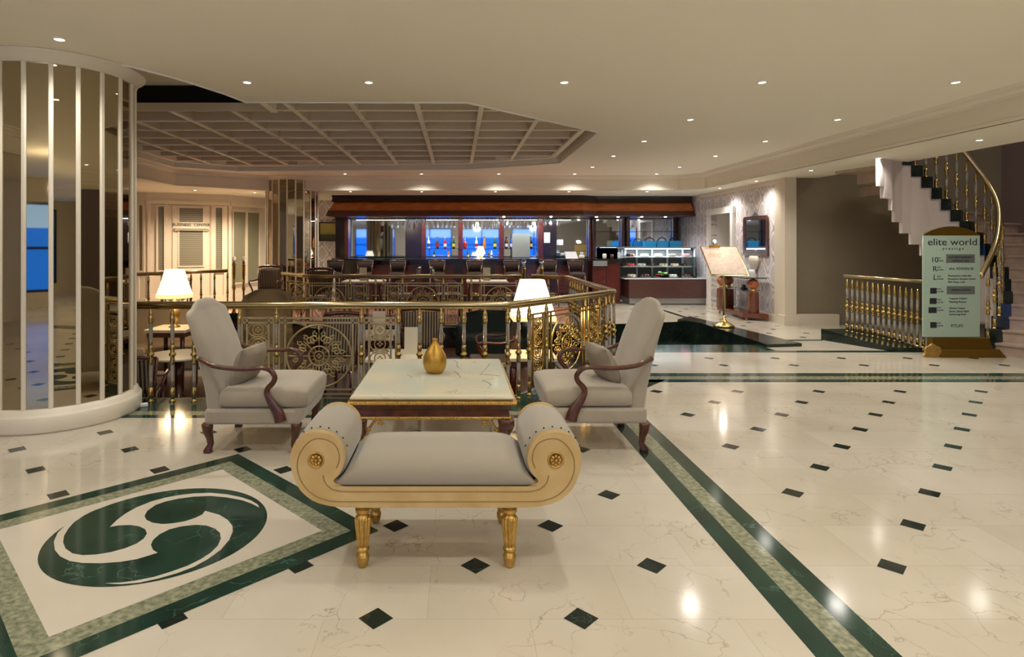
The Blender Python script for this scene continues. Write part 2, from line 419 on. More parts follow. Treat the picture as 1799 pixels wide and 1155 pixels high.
# ceiling
OPEN = [(-3.9, 4.75), (-3.6, 4.77), (-3.36, 4.775), (-3.18, 4.82), (-2.95, 5.02), (-2.76, 5.26), (-2.6, 5.55), (-2.48, 5.83), (-2.36, 6.15), (-2.27, 6.52), (.11, 6.54), (1.93, 8.29), (1.97, 11.5), (.2, 12.45), (-4.6, 12.75), (-5.6, 12.0), (-5.6, 5.2), (-4.6, 4.78)]
ce = MB(); ce.closed_ok = False
CB = [(5.51, -6.5), (5.42, 13.2), (5.0, 13.65), (-4.3, 13.75), (-5.8, 12.5), (-5.8, -6.5)]
ce.flatpoly([CB, OPEN], ZC, False)
for i in range(len(OPEN)):
    a, b = OPEN[i-1], OPEN[i]
    ce.quad((a[0], a[1], ZC), (b[0], b[1], ZC), (b[0], b[1], 3.42), (a[0], a[1], 3.42))
ce.flatpoly([[(-6, 4.5), (2.3, 4.5), (2.3, 13), (-6, 13)]], 3.42, False)
struct('ceiling', ce, ['ceil'])
cl = MB()                                             # coffer grid
cl.box(-5.58, -2.1, 7.33, 7.36, 3.1, 3.2)
bv = MB(); bv.box(-5.58, -2.3, 7.37, 7.39, 3.19, 3.42); struct('void_shade_panel', bv, 'void')  # black sheet painting the shadow gap above the coffer front
OL = [(-5.5, 7.38), (-2.22, 7.38), (-2.2, 6.62), (.08, 6.62), (1.78, 8.34), (1.80, 11.3), (.1, 12.2), (-4.6, 12.6), (-5.5, 11.9)]
def clip(a0, a1, fixed, along):
    """sorted crossings of an axis-parallel line with OL"""
    xs = []
    for i in range(len(OL)):
        p, q = OL[i-1], OL[i]; f, g = (p[0], q[0]) if along == 'y' else (p[1], q[1])
        if (f > fixed) != (g > fixed):
            tt = (fixed-f)/(g-f); xs.append(p[1]+(q[1]-p[1])*tt if along == 'y' else p[0]+(q[0]-p[0])*tt)
    return sorted(xs)
for k in range(-7, 4):
    x = -.46+.755*k
    if k == 3: x = 1.77
    if x < -5.5: continue
    c = clip(0, 0, x, 'y')
    if k == 3: c = [8.36, 11.28]
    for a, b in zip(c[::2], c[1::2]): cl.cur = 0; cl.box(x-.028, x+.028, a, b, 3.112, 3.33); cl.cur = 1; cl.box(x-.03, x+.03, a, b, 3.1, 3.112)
for k in range(-2, 8):
    y = 7.985+.64*k
    c = clip(0, 0, y, 'x')
    for a, b in zip(c[::2], c[1::2]): cl.cur = 0; cl.box(a, b, y-.018, y+.018, 3.113, 3.29); cl.cur = 1; cl.box(a, b, y-.022, y+.022, 3.102, 3.113)  # paler bottom strip paints in the light on the rib undersides
for i in range(len(OL)):
    if i == 1: continue
    a, b = Vector(OL[i-1]+(0,)), Vector(OL[i]+(0,)); d = (b-a).normalized(); n = Vector((-d.y, d.x, 0))*.04
    cl.loft([[tuple(a+n)[:2]+(z,), tuple(a-n)[:2]+(z,), tuple(b-n)[:2]+(z,), tuple(b+n)[:2]+(z,)] for z in (3.09, 3.33)], sm=False)
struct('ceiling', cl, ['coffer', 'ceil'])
er = MB(); er.tube([(p[0], p[1], ZC-.002) for p in OPEN], .013, 6, True); struct('trim_7', er, 'white')
# crown moulding + lower soffit
def offs(poly, d):
    out = []
    n = len(poly)
    for i in range(n):
        p = Vector(poly[i]); e1 = (p-Vector(poly[i-1])) if i else (Vector(poly[1])-p); e2 = (Vector(poly[i+1])-p) if i < n-1 else e1
        n1 = Vector((e1.y, -e1.x)).normalized(); n2 = Vector((e2.y, -e2.x)).normalized(); nn = (n1+n2).normalized()
        out.append(tuple(p+nn*d/max(.3, nn.dot(n1))))
    return out
cr = MB(); cr.closed_ok = False
base = [tuple(p) for p in CB]                         # walk: right side -> far -> left side (outside is +normal)
prof = [(-.13, ZC), (-.12, ZC-.02), (-.09, ZC-.025), (-.085, ZC-.05), (-.04, ZC-.075), (-.035, ZC-.095), (0, ZC-.10), (0, ZS+.045), (-.012, ZS+.04), (-.012, ZS), (.02, ZS)]
rings = [[(p[0], p[1], z) for p in offs(base, o)] for o, z in prof]
cr.loft(rings, False, False, False, closed=False)
struct('trim_5', cr, 'crown')
so = MB(); so.closed_ok = False
so.flatpoly([[(5.50, -6.5), (6.63, -6.5), (6.63, 11.2), (6.2, 11.3), (6.2, 17), (-8.3, 17), (-8.3, -6.5), (-5.79, -6.5), (-5.79, 12.5), (-4.3, 13.74), (5.0, 13.64), (5.41, 13.2)]], ZS, False)
so.quad((6.63, -6.5, ZS), (6.63, 11.2, ZS), (6.63, 11.2, 3.4), (6.63, -6.5, 3.4))
struct('ceiling', so, 'ceil')
st = MB(); st.closed_ok = False; st.flatpoly([[(6.63, -6.5), (10, -6.5), (10, 11.4), (6.63, 11.4)]], 5.2, False); struct('ceiling', st, 'ceil')
# walls
wr = MB(); wr.cur = 0; wr.box(6.05, 6.2, 11.15, 13.2, 0, ZS); wr.box(6.05, 6.2, 14.4, 17, 0, ZS); wr.box(6.05, 6.2, 13.2, 14.4, 2.2, ZS)
struct('wall_right', wr, ['damY'])
wp = MB(); wp.box(5.99, 6.06, 11.08, 11.4, .0, ZS); wp.box(5.96, 6.17, 10.98, 11.12, 0, ZS); wp.box(5.93, 6.2, 10.95, 11.2, 0, .18)
wp.box(6.0, 6.045, 11.4, 13.1, 0, .13); wp.box(5.98, 6.045, 11.15, 14.9, 2.60, ZS)
wp.box(6.18, 6.95, 10.98, 11.08, 0, .2)
struct('trim_6', wp, 'cream')
wg = MB(); wg.box(6.12, 10, 11.1, 11.25, -.0, 5.2); struct('wall_back', wg, 'taupe')
wm = MB(); wm.box(10, 10.15, -6.5, 11.25, 0, 5.2); struct('wall_right', wm, 'mauve')
wf = MB(); wf.box(-8.3, 6.2, 17, 17.1, 0, ZS+.02); struct('wall_back', wf, 'damX')
wl = MB(); wl.box(-8.45, -8.3, -6.5, 17, ZL, 3.5); struct('wall_left', wl, 'cream')
wb = MB()
WX = [(-6.6, -4.0), (-3.2, -.3), (.2, 3.1), (3.6, 6.5)]
xs = [-8.45]+[v for p in WX for v in p]+[10]
for i in range(0, len(xs), 2): wb.box(xs[i], xs[i+1], -6.65, -6.5, 0, 5.2)
for a, b in WX: wb.box(a, b, -6.65, -6.5, 0, .35); wb.box(a, b, -6.65, -6.5, 2.45, 5.2)
struct('wall_front', wb, 'cream')
for i, (a, b) in enumerate(WX):
    wn = MB(); wn.closed_ok = False
    for x in (a, (a+b)/2-.03, b-.06): wn.box(x, x+.06, -6.6, -6.5, .35, 2.45)
    for z in (.35, 1.35, 2.39): wn.box(a, b, -6.59, -6.5, z, z+.06)
    wn.cur = 1; wn.quad((a, -6.58, .35), (b, -6.58, .35), (b, -6.58, 1.85), (a, -6.58, 1.85))
    wn.cur = 2; wn.quad((a, -6.58, 1.85), (b, -6.58, 1.85), (b, -6.58, 2.45), (a, -6.58, 2.45))
    struct('window_%d' % (i+1), wn, ['darkwood', 'blueglow', 'skyglow'])
def area(name, loc, rot, sx, sy, e, col):
    ld = bpy.data.lights.new(name, 'AREA'); ld.shape = 'RECTANGLE'; ld.size = sx; ld.size_y = sy; ld.energy = e; ld.color = col
    o = bpy.data.objects.new(name, ld); COL.objects.link(o); o.location = loc; o.rotation_euler = rot; return o
# doorway on the wallpapered wall
dw = MB()
dw.box(5.98, 6.045, 13.12, 13.24, 0, 2.16); dw.box(5.98, 6.045, 14.36, 14.48, 0, 2.16); dw.box(5.975, 6.045, 13.10, 14.50, 2.16, 2.3)
dw.box(6.2, 7.2, 13.0, 13.2, 0, 2.4); dw.box(6.9, 7.0, 13.2, 14.4, 0, 2.3); dw.box(6.2, 7.2, 14.4, 14.5, 0, 2.4); dw.box(6.2, 7.2, 13.2, 14.4, 2.3, 2.4)
dw.cur = 1; dw.box(6.5, 6.55, 13.2, 13.9, 0, 2.1)
struct('door_1', dw, ['white', 'cream'])
exec_parts = []
# business centre partition (left back): wall segments with frames and panes
W = [(-8.3, 14.2), (-7.3, 14.2), (-5.62, 15.0), (-4.95, 16.4), (-4.7, 17)]
def segM(a, b):
    d = Vector((b[0]-a[0], b[1]-a[1])); ang = math.atan2(d.y, d.x)
    return Matrix.Translation((a[0], a[1], 0)) @ Matrix.Rotation(ang, 4, 'Z'), d.length
def seg_u(a, b, x):
    k = (x-CX)/F; dx, dy = b[0]-a[0], b[1]-a[1]; t = (k*a[1]-a[0])/(dx-k*dy)
    return t*math.hypot(dx, dy), a[1]+t*dy
bw = MB()
for a, b in zip(W[:-1], W[1:]):
    bw.M, L = segM(a, b); bw.box(0, L, 0, .12, 0, ZS+.02)
for x in (243, 262, 292, 374, 396, 404):
    a, b = (W[0], W[1]) if x < 256 else (W[1], W[2])
    bw.M, L = segM(a, b); u, D = seg_u(a, b, x); bw.box(u-.035, u+.035, -.045, 0, 0, 2.42)
for a, b in zip(W[:-1], W[1:]):
    bw.M, L = segM(a, b); bw.box(0, L, -.05, 0, 2.42, 2.5); bw.box(0, L, -.04, 0, 0, .2)
struct('wall_left', bw, 'cream')
def framed(name, a, b, p0, p1, z0, z1, pane, fw=.045, dep=.05):
    f = MB(); f.M, L = segM(a, b); u0, _ = seg_u(a, b, p0); u1, _ = seg_u(a, b, p1)
    f.box(u0-fw, u0, -dep, 0, z0-fw, z1+fw); f.box(u1, u1+fw, -dep, 0, z0-fw, z1+fw)
    f.box(u0, u1, -dep, 0, z1, z1+fw); f.box(u0, u1, -dep, 0, z0-fw, z0)
    f.cur = 1; f.box(u0, u1, -.012, .0, z0, z1)
    return struct(name, f, ['cream', pane])
framed('window_5', W[0], W[1], 240, 252, .85, 2.38, 'frost')
framed('window_6', W[1], W[2], 278, 288, .85, 2.36, 'blind')
framed('window_7', W[1], W[2], 379, 390, .85, 2.36, 'blind')
framed('window_8', W[2], W[3], 408, 430, .5, 2.28, 'frost', .03)
framed('window_9', W[2], W[3], 433, 454, .5, 2.28, 'frost', .03)
# business centre door with transom, shelf and lettering
SM, L = segM(W[1], W[2]); u0, _ = seg_u(W[1], W[2], 303); u1, D1 = seg_u(W[1], W[2], 368); um = (u0+u1)/2
bd = MB(); bd.M = SM
bd.box(u0, u1, -.03, 0, 0, 2.40); bd.box(u0+.12, u1-.12, -.045, -.03, 2.36, 2.4)
for a, b, z0, z1 in ((u0+.15, u1-.15, .95, 1.80), (u0+.15, u1-.15, 2.0, 2.34)):
    bd.box(a-.03, a, -.05, -.03, z0-.03, z1+.03); bd.box(b, b+.03, -.05, -.03, z0-.03, z1+.03); bd.box(a, b, -.05, -.03, z1, z1+.03); bd.box(a, b, -.05, -.03, z0-.03, z0)
    bd.cur = 1; bd.box(a, b, -.036, -.03, z0, z1); bd.cur = 0
bd.box(u0+.04, u1-.04, -.12, -.03, 1.84, 1.87); bd.box(u0+.06, u1-.06, -.09, -.03, 1.80, 1.84)
door = struct('door_2', bd, ['cream', 'blind'])
tx = text('BUSINESS  CENTER', .095, 'ink', door, (0, 0, 0), name='lettering', sx=1.05)
tx.matrix_local = SM @ Matrix.Translation((um, -.04, 1.905)) @ Matrix.Rotation(PI/2, 4, 'X')

# ---------------------------------------------------------------- mirrored columns
def column(name, label, loc, ztop, N=20, ph=10, R=.6):
    t = thing(name, label, 'column', loc)
    m = MB(); m.lathe([(.575, 0), (.575, ztop+.3)], 60); m.build('core', 'cream', t)
    m = MB(); m.lathe([(.64, 0), (.65, .02), (.65, .125), (.64, .14), (.625, .15), (.62, .175), (.6, .185), (.55, .185)], 60); m.build('base_ring', 'trim', t)
    zt = ztop-.09
    m = MB(); m.lathe([(.55, zt), (.612, zt), (.612, zt+.02), (.622, zt+.022), (.626, zt+.04), (.65, zt+.05), (.655, zt+.065), (.68, zt+.07), (.685, zt+.088), (.5, zt+.088)], 72); m.build('crown_ring', 'trim', t)
    for k in range(N):
        a0 = math.radians(ph+k*360/N); a1 = math.radians(ph+(k+1)*360/N)
        p = lambda a, r: (r*math.sin(a), -r*math.cos(a))
        m = MB(); q0 = p(a0, R-.012); q1 = p(a1, R-.012); i0 = p(a0, R-.03); i1 = p(a1, R-.03)
        m.loft([[q0+(z,), q1+(z,), i1+(z,), i0+(z,)] for z in (.18, zt)], sm=False); m.build('mirror_panel', 'mirror', t)
        m = MB(); m.M = Matrix.Rotation(a0, 4, 'Z'); m.bbox(-.017, .017, -R-.004, -R+.04, .18, zt, .006); m.build('trim_strip', 'trim', t)
    return t
column('mirrored_column', 'large round column clad in tall mirror strips at the left edge, power plug at its foot', (-3.5, 5.33, 0), ZC)
column('mirrored_column', 'smaller far round mirror-clad column between business centre and bar', (-3.84, 14.15, 0), ZC, 20, 4)

# ================================================================ FOREGROUND FURNITURE
def spline(pts, n=6):
    out = []
    P = [pts[0]]+list(pts)+[pts[-1]]
    for i in range(1, len(P)-2):
        for k in range(n):
            t = k/n; out.append(tuple(.5*((2*P[i][j])+(-P[i-1][j]+P[i+1][j])*t+(2*P[i-1][j]-5*P[i][j]+4*P[i+1][j]-P[i+2][j])*t*t+(-P[i-1][j]+3*P[i][j]-3*P[i+1][j]+P[i+2][j])*t**3) for j in range(len(pts[0]))))
    out.append(tuple(pts[-1])); return out
# ---- scroll bench
BX, BY0, BY1 = -.094, 2.76, 3.29
bench = thing('scroll_bench', 'pale gold scroll-ended bench with grey velvet seat, nearest the camera', 'bench', (BX, 3.02, 0))
sB = 2.78/F
def bp(x, y): return ((x-766)*sB, HC-(y-CY)*sB)
def zz(a, b): return bp(500+a*.277, 690+b*.277)
outl = [(766,889.5),(611,889.5),(583,887),(555,880),(538,868),(526,855),(516,832),(511,809),(513,790),(521,773),(536,761),(555,757),(575,760),(590,768),(601,782),(606,801),(605,815),(599,830),(586,842),(590,847),(598,850),(611,852),(766,852)]
L1 = [bp(*p) for p in outl]; full = L1[:-1]+[(0, bp(0,852)[1])]+[(-x, z) for x, z in reversed(L1[1:-1])]
full = [(x, z) for x, z in full]
def smooth(poly, it=1):
    for _ in range(it):
        o = []
        for i in range(len(poly)):
            a, b = poly[i], poly[(i+1) % len(poly)]
            o += [(a[0]*.75+b[0]*.25, a[1]*.75+b[1]*.25), (a[0]*.25+b[0]*.75, a[1]*.25+b[1]*.75)]
        poly = o
    return poly
fs = smooth(full)
for nm, y0, y1 in (('front_frame', BY0-3.02, BY0-3.02+.05), ('rear_frame', BY1-3.02-.05, BY1-3.02)):
    m = MB(); m.prism(fs, y0, y1, 'y')
    yf = y0 if nm == 'front_frame' else y1
    mg = MB()
    for path in ([(335,470),(352,420),(345,360),(315,315),(260,288),(190,288),(130,335),(92,410),(92,500),(130,580),(190,638),(260,668),(340,680),(700,682)], [(250,515),(262,560),(300,598),(350,614),(420,618),(700,618)]):
        P = spline([zz(*p) for p in path], 4)+[(0, zz(0, path[-1][1])[1])]
        P2 = P+[(-x, z) for x, z in reversed(P[:-1])]
        mg.tube([(x, yf, z) for x, z in P2], .0028, 6)
    fr = m.build(nm, 'goldpaint', bench); mg.build('carved_line', 'groove', fr)
m = MB(); zr = bp(0, 889)[1]; zt = bp(0, 852)[1]
m.bbox(-.42, .42, BY0-3.02+.04, BY1-3.02-.04, zr+.01, zt-.005, .005); m.build('seat_base', 'goldpaint', bench)
# under-scroll shells joining the two frames
for s in (-1, 1):
    m = MB(); pts = [bp(*p) for p in [(614,885),(583,882),(558,874),(540,862),(529,850),(520,830),(516,812)]]
    m.loft([[(s*x*-1, y, z) for x, z in pts]+[(s*x*-1+s*.012, y, z+.012) for x, z in reversed(pts)] for y in (BY0-3.02+.03, BY1-3.02-.03)], True, True, True)
    m.build('scroll_shell', 'bench', bench)
    cx_, cz_ = bp(559, 806); cx_ *= -s
    m = MB(); m.M = Matrix.Translation((cx_, 0, cz_)) @ Matrix.Rotation(PI/2, 4, 'X'); hl = .215
    m.lathe([(.10, -hl-.012), (.128, -hl), (.133, -hl+.02), (.134, 0), (.133, hl-.02), (.128, hl), (.10, hl+.012)], 36); bo = m.build('bolster', 'bench', bench)
    for k in range(9):
        a = math.radians(20+k*17.5); m = MB(); m.sphere((0, 0, 0), .0045, 8)
        m.build('nail_head', 'nail', bo, (cx_+.1335*math.cos(a), BY0-3.02+.062, cz_+.1335*math.sin(a)))
    rx, rz_ = bp(557, 806); rx *= -s
    for yy, dr in ((BY0-3.02, 1), (BY1-3.02, -1)):
        m = MB(); m.M = Matrix.Translation((rx, yy, rz_)) @ Matrix.Rotation(PI/2*dr, 4, 'X')
        m.lathe([(.038, -.002), (.038, .004), (.033, .007), (.031, .002), (.0, .002)], 24, False)
        for k in range(8):
            a = 2*PI*k/8; m.sphere((.019*math.cos(a), .019*math.sin(a), .004), .0085, 8, .7)
        m.sphere((0, 0, .006), .008, 8); m.build('rosette', 'gold', bench)
# seat cushion
m = MB(); zb = zt-.005
rings = []
ys = [(BY0-3.02+.012, .0), (BY0-3.02+.006, .25), (BY0-3.02+.012, .5), (BY0-3.02+.035, .78), (BY0-3.02+.075, .94), (-.12, 1), (.05, 1), (.18, .95), (.225, .6), (.225, 0)]
N = 28
for y, h in ys:
    r = []
    H = .112
    for k in range(N+1):
        u = -1+2*k/N
        hw = .47-.035*h if abs(u) < 2 else 0
        prof_h = (1-abs(u)**10*.5)
        r.append((u*(.468+(-.055)*h*abs(u)), y, zb+.004+H*h*prof_h*(1-.05*u*u)+.008))
    r += [(u*.46, y, zb-.004) for u in [1-2*k/6 for k in range(7)]]
    rings.append(r)
m.loft(rings, True, True); m.build('seat_cushion', 'bench', bench)
m = MB(); m.tube([(x, BY0-3.02+.004, zb+.006+.10*max(0, abs(x)-.44)) for x in [-.46+.92*k/20 for k in range(21)]], .0045, 6); m.build('seat_piping', 'nail', bench)
for sx in (-1, 1):
    for y in (BY0-3.02+.045, BY1-3.02-.045):
        m = MB(); m.M = Matrix.Translation((sx*.34, y, 0))
        m.lathe([(.010, 0), (.022, .005), (.029, .03), (.031, .05), (.026, .062), (.021, .07), (.030, .078), (.030, .088), (.024, .095), (.026, .10), (.038, .20), (.039, .225), (.032, .235), (.024, .245), (.034, .255), (.035, .27), (.027, .278), (.034, .288), (.034, zr+.012)], 28, True, .14, (.098, .226))
        m.build('leg', 'gold', bench)

# ---- armchairs
def superring(cx, hw, ht, z, n=32, p=3.2, ax='x'):
    r = []
    for k in range(n):
        a = 2*PI*k/n; c, s = math.cos(a), math.sin(a)
        r.append((cx+ht*math.copysign(abs(c)**(2/p), c), hw*math.copysign(abs(s)**(2/p), s), z))
    return r
def lerp(x, pts):
    for (a, b), (c, d) in zip(pts[:-1], pts[1:]):
        if x <= c: return b+(d-b)*max(0, (x-a))/(c-a)
    return pts[-1][1]
def cushion(m, hx, hy, hz, n=14):
    def pt(u, v, s):
        ed = (1-abs(u)**3)*(1-abs(v)**3); k = 1-.10*(1-abs(u*v)**.8)*(max(abs(u), abs(v))**6)
        return (u*hx*k, v*hy*k, s*hz*ed**.6)
    for s in (1, -1):
        g = [[m.V(pt(-1+2*i/n, -1+2*j/n, s)) for j in range(n+1)] for i in range(n+1)]
        for i in range(n):
            for j in range(n): m.face((g[i][j], g[i+1][j], g[i+1][j+1], g[i][j+1]), True)
def armchair(name, label, loc, rz):
    t = thing(name, label, 'armchair', loc, rz)
    m = MB(); m.bbox(-.345, .33, -.34, .34, .205, .315, .02); m.build('seat_frame', 'fabric', t)
    # seat cushion with a flared front
    m = MB(); rings = []
    for x, z0, z1, h in ((-.24, .32, .44, .325), (-.2, .31, .47, .335), (0, .31, .478, .337), (.2, .31, .478, .337), (.31, .305, .474, .335), (.365, .31, .462, .33), (.385, .335, .445, .322), (.388, .36, .42, .31)):
        r = []
        for k in range(28):
            a = 2*PI*k/28; c, s = math.cos(a), math.sin(a); p = 5
            r.append((x, h*math.copysign(abs(c)**(2/p), c), (z0+z1)/2+(z1-z0)/2*math.copysign(abs(s)**(2/p), s)))
        rings.append(r)
    m.loft(rings); m.build('seat_cushion', 'fabric', t)
    m = MB(); rings = [[(x, y, z) for x, y in ((.30, -.335), (.345+.035*f, -.33), (.345+.035*f, .33), (.30, .335))] for z, f in ((.205, -.5), (.25, .2), (.32, .9))]
    m.loft(rings, sm=False); m.build('front_apron', 'fabric', t)
    # back
    m = MB(); rings = []
    for z in [.21+.05*q for q in range(15)]+[.94, .96, .975, .988, .998, 1.006, 1.013, 1.022, 1.032, 1.043, 1.054, 1.063, 1.07, 1.075, 1.078]:
        xr = lerp(z, [(.2, -.345), (.45, -.375), (.75, -.43), (1.1, -.515)]); xf = lerp(z, [(.2, -.20), (.45, -.215), (.75, -.325), (1.0, -.44), (1.1, -.47)])
        hw = lerp(z, [(.2, .315), (.5, .325), (.8, .338), (.955, .345), (.985, .338), (1.002, .312), (1.012, .27), (1.022, .235), (1.04, .205), (1.058, .165), (1.07, .12), (1.078, .05)])
        k = lerp(z, [(.2, 1), (.985, 1), (1.04, .85), (1.065, .6), (1.078, .2)])
        rings.append(superring((xr+xf)/2, hw, (xf-xr)/2*k, z, 36, 4))
    m.loft(rings); m.build('backrest', 'fabric', t)
    for s in (-1, 1):
        P = [(-.375,.677,.35,.017),(-.32,.655,.362,.017),(-.255,.630,.372,.017),(-.125,.613,.376,.016),(-.004,.612,.374,.016),(.084,.618,.37,.017),(.136,.60,.366,.019),(.166,.556,.363,.019),(.155,.513,.36,.019),(.118,.472,.357,.020),(.108,.435,.356,.021),(.128,.39,.355,.026),(.165,.335,.353,.035),(.192,.285,.352,.041),(.205,.235,.351,.043)]
        Q = spline(P, 4); m = MB(); m.tube([(a, s*c*(1 if b > .42 else 1), b) for a, b, c, d in Q], [q[3] for q in Q], 12)
        m2 = MB(); m2.v = [(x, s*.357+(y-s*.357)*.62 if z < .5 else y, z) for x, y, z in m.v]; m2.f = m.f; m2.mi = m.mi; m2.flat = m.flat
        m2.build('armrest', 'armwood', t)
        for xx, k in ((-.315, -1), (.29, 1)):
            m = MB(); R = []
            for z, dx, w in ((0, k*.012, .028), (.02, k*.014, .026), (.06, k*-.004, .019), (.10, k*.002, .021), (.15, k*.014, .028), (.19, k*.016, .033), (.21, k*.016, .034)):
                R.append([(xx+dx+a*w, s*.30+b*w+s*dx*k*.5, z) for a, b in ((-1,-.7),(-.7,-1),(.7,-1),(1,-.7),(1,.7),(.7,1),(-.7,1),(-1,.7))])
            m.loft(R); m.build('leg', 'armwood', t)
    return t
armchair('wing_armchair', 'grey velvet high-back armchair with curved wooden arms left of the marble table', (-1.45, 4.635, 0), 0)
armchair('wing_armchair', 'grey velvet high-back armchair with curved wooden arms right of the marble table', (1.02, 4.66, 0), PI)
for nm, lb, lc, ro in (('throw_pillow', 'small grey velvet pillow on the armchair left of the marble table', (-1.545, 4.50, .60), (math.radians(12), math.radians(-66), math.radians(-28))),
                   ('throw_pillow', 'small grey velvet pillow on the armchair right of the marble table', (1.10, 4.56, .60), (math.radians(8), math.radians(62), math.radians(24)))):
    m = MB(); cushion(m, .155, .16, .07); o = m.build(nm, 'pillow'); o.location = lc; o.rotation_euler = ro; tag(o, lb, 'pillow')

# ---- coffee table
ct = thing('coffee_table', 'square low table with veined onyx top, gilded rope edge and carved legs', 'table', (-.16, 4.6, 0))
hx, hy = .54, .63
m = MB()
def rr(i, z): return [(-hx+i, -hy+i, z), (hx-i, -hy+i, z), (hx-i, hy-i, z), (-hx+i, hy-i, z)]
m.loft([rr(.02, .462), rr(.006, .468), rr(.0, .478), rr(.004, .49), rr(.016, .5)], sm=False); 
for wv, path in ((.006, [(1020,655),(930,685),(880,750),(830,795),(900,800),(1030,815),(990,835),(850,860),(920,885),(940,910),(905,945)]), (.004, [(560,655),(600,680),(590,710),(620,740),(560,760),(600,790),(630,830),(560,870)]), (.003, [(90,800),(140,830),(120,850),(60,870)])):
    P = []
    for a, b in path: D = F/(520+b*.1732-CY); P.append((U(700+a*.1732, D)+.16, D-4.6))
    m.cur = 1
    for (x0, y0), (x1, y1) in zip(P[:-1], P[1:]): m.quad((x0-wv*.6, y0-wv, .5004), (x0+wv*.6, y0+wv, .5004), (x1+wv*.6, y1+wv, .5004), (x1-wv*.6, y1-wv, .5004))
m.build('tabletop', ['onyx', 'vein'], ct)
m = MB()
m.loft([rr(-.012, .438), rr(-.016, .446), rr(-.012, .458), rr(.01, .463)], sm=False)
for ax in (0, 1):
    for s in (-1, 1):
        L = hx if ax == 0 else hy; n = int(2*L/.019)
        for k in range(n):
            u = -L+(k+.5)*2*L/n; c = (u, s*(hy+.012), .45) if ax == 0 else (s*(hx+.012), u, .45)
            o = m.M.copy(); m.M = Matrix.Translation(c) @ Matrix.Rotation(.6*(s if ax == 0 else -s), 4, 'Y' if ax == 0 else 'X'); m.sphere((0, 0, 0), .008, 6, 1.6); m.M = o
m.build('rope_edge', 'gold', ct)
m = MB(); m.loft([rr(.03, .345), rr(.03, .36), rr(.034, .395), rr(.022, .40), rr(.02, .44)], sm=False); m.build('apron', 'armwood', ct)
m = MB(); m.loft([rr(.026, .330), rr(.022, .338), rr(.026, .350)], sm=False)
for ax in (0, 1):
    for s in (-1, 1):
        L = (hx if ax == 0 else hy)-.03; n = int(2*L/.016)
        for k in range(n):
            u = -L+(k+.5)*2*L/n; c = (u, s*(hy-.022), .340) if ax == 0 else (s*(hx-.022), u, .340); m.sphere(c, .0065, 6)
m.build('bead_strip', 'gold', ct)
for sx in (-1, 1):
    for sy in (-1, 1):
        def Q(o, z, w): return [(sx*(hx-.085+o)+a*w, sy*(hy-.085+o)+b*w, z) for a, b in ((-1,-1),(1,-1),(1,1),(-1,1))]
        m = MB(); m.loft([Q(.03, 0, .026), Q(.035, .03, .03), Q(.008, .07, .018), Q(0, .14, .021), Q(.012, .2, .03), Q(.03, .26, .042), Q(.035, .30, .05), Q(.03, .335, .055)]); leg = m.build('leg', 'mahog', ct)
        m = MB()
        for dx, dy in ((-sx, 0), (0, -sy)):
            bx0, by0 = sx*(hx-.05), sy*(hy-.05)
            P = [(bx0+dx*.0, .05), ]
            pts = []
            for k in range(12):
                u = k/11; pts.append((bx0+dx*(.02+.13*u)+(0 if dx else sx*.012), by0+dy*(.02+.13*u)+(0 if dy else sy*.012), .325-.16*(1-u)**2.2-.01*math.sin(u*6)))
            m.tube(pts, [.012-.0005*k for k in range(12)], 8)
            for cc, r0 in ((.055, .024), (.145, .018)):
                sp = [(bx0+dx*(cc+r0*(1-q/20)*math.cos(q*.6))+(0 if dx else sx*.016), by0+dy*(cc+r0*(1-q/20)*math.cos(q*.6))+(0 if dy else sy*.016), (.255 if cc < .1 else .305)+r0*(1-q/20)*math.sin(q*.6)) for q in range(18)]
                m.tube(sp, .006, 6)
        lp = [(sx*(hx-.04+.02*math.sin(k*.7)), sy*(hy-.04), .04+.024*k) for k in range(11)]
        m.tube(lp, [.010+.004*math.sin(k*1.3) for k in range(11)], 6)
        m.build('gilt_carving', 'gold', leg)
m = MB(); m.lathe([(.045, 0), (.062, .004), (.084, .04), (.092, .08), (.088, .125), (.066, .172), (.040, .205), (.026, .225), (.019, .242), (.020, .258), (.022, .264), (.012, .262), (.010, .22)], 32)
tag(m.build('vase', 'goldvase' if 'goldvase' in M else 'gold', None, (-.167, 4.66, .5)), 'gold teardrop-shaped bottle vase standing on the onyx coffee table', 'vase')

# ================================================================ BRASS RAILINGS
HR = .917
def bal_mesh(H=HR):
    k = H/.917
    b = MB(); b.lathe([(.03, 0), (.03, .008), (.02, .018), (.016, .03), (.022, .04), (.022, .13), (.016, .135), (.010, .14), (.010, .345), (.016, .35), (.021, .355), (.021, .40), (.018, .41), (.020, .425), (.032, .44), (.032, .45), (.020, .465), (.018, .475), (.021, .485), (.021, .53), (.012, .54), (.010, .55), (.010, .735), (.018, .74), (.022, .75), (.022, .80), (.017, .812), (.020, .83), (.014, .85), (.009, .862), (.009, .905)], 14)
    for q in (b,): q.v = [(x, y, z*k) for x, y, z in q.v]
    a = MB(); a.lathe([(.0175, .135), (.0175, .352)], 14); a2 = MB(); a2.lathe([(.0175, .535), (.0175, .742)], 14)
    return b, a, a2
def _mesh(mb, name, m):
    o = mb.build(name, m); me = o.data; bpy.data.objects.remove(o); return me
b_, a_, a2_ = bal_mesh(); ME_AC2 = _mesh(a2_, 'acrylic_rod', 'acryl'); ME_BAL = _mesh(b_, 'baluster', 'brass'); ME_ACR = _mesh(a_, 'acrylic_rod', 'acryl')
def link(name, me, parent, mat4=None, loc=None):
    o = bpy.data.objects.new(name, me); COL.objects.link(o); o.parent = parent
    if mat4: o.matrix_local = mat4
    if loc: o.location = loc
    return o
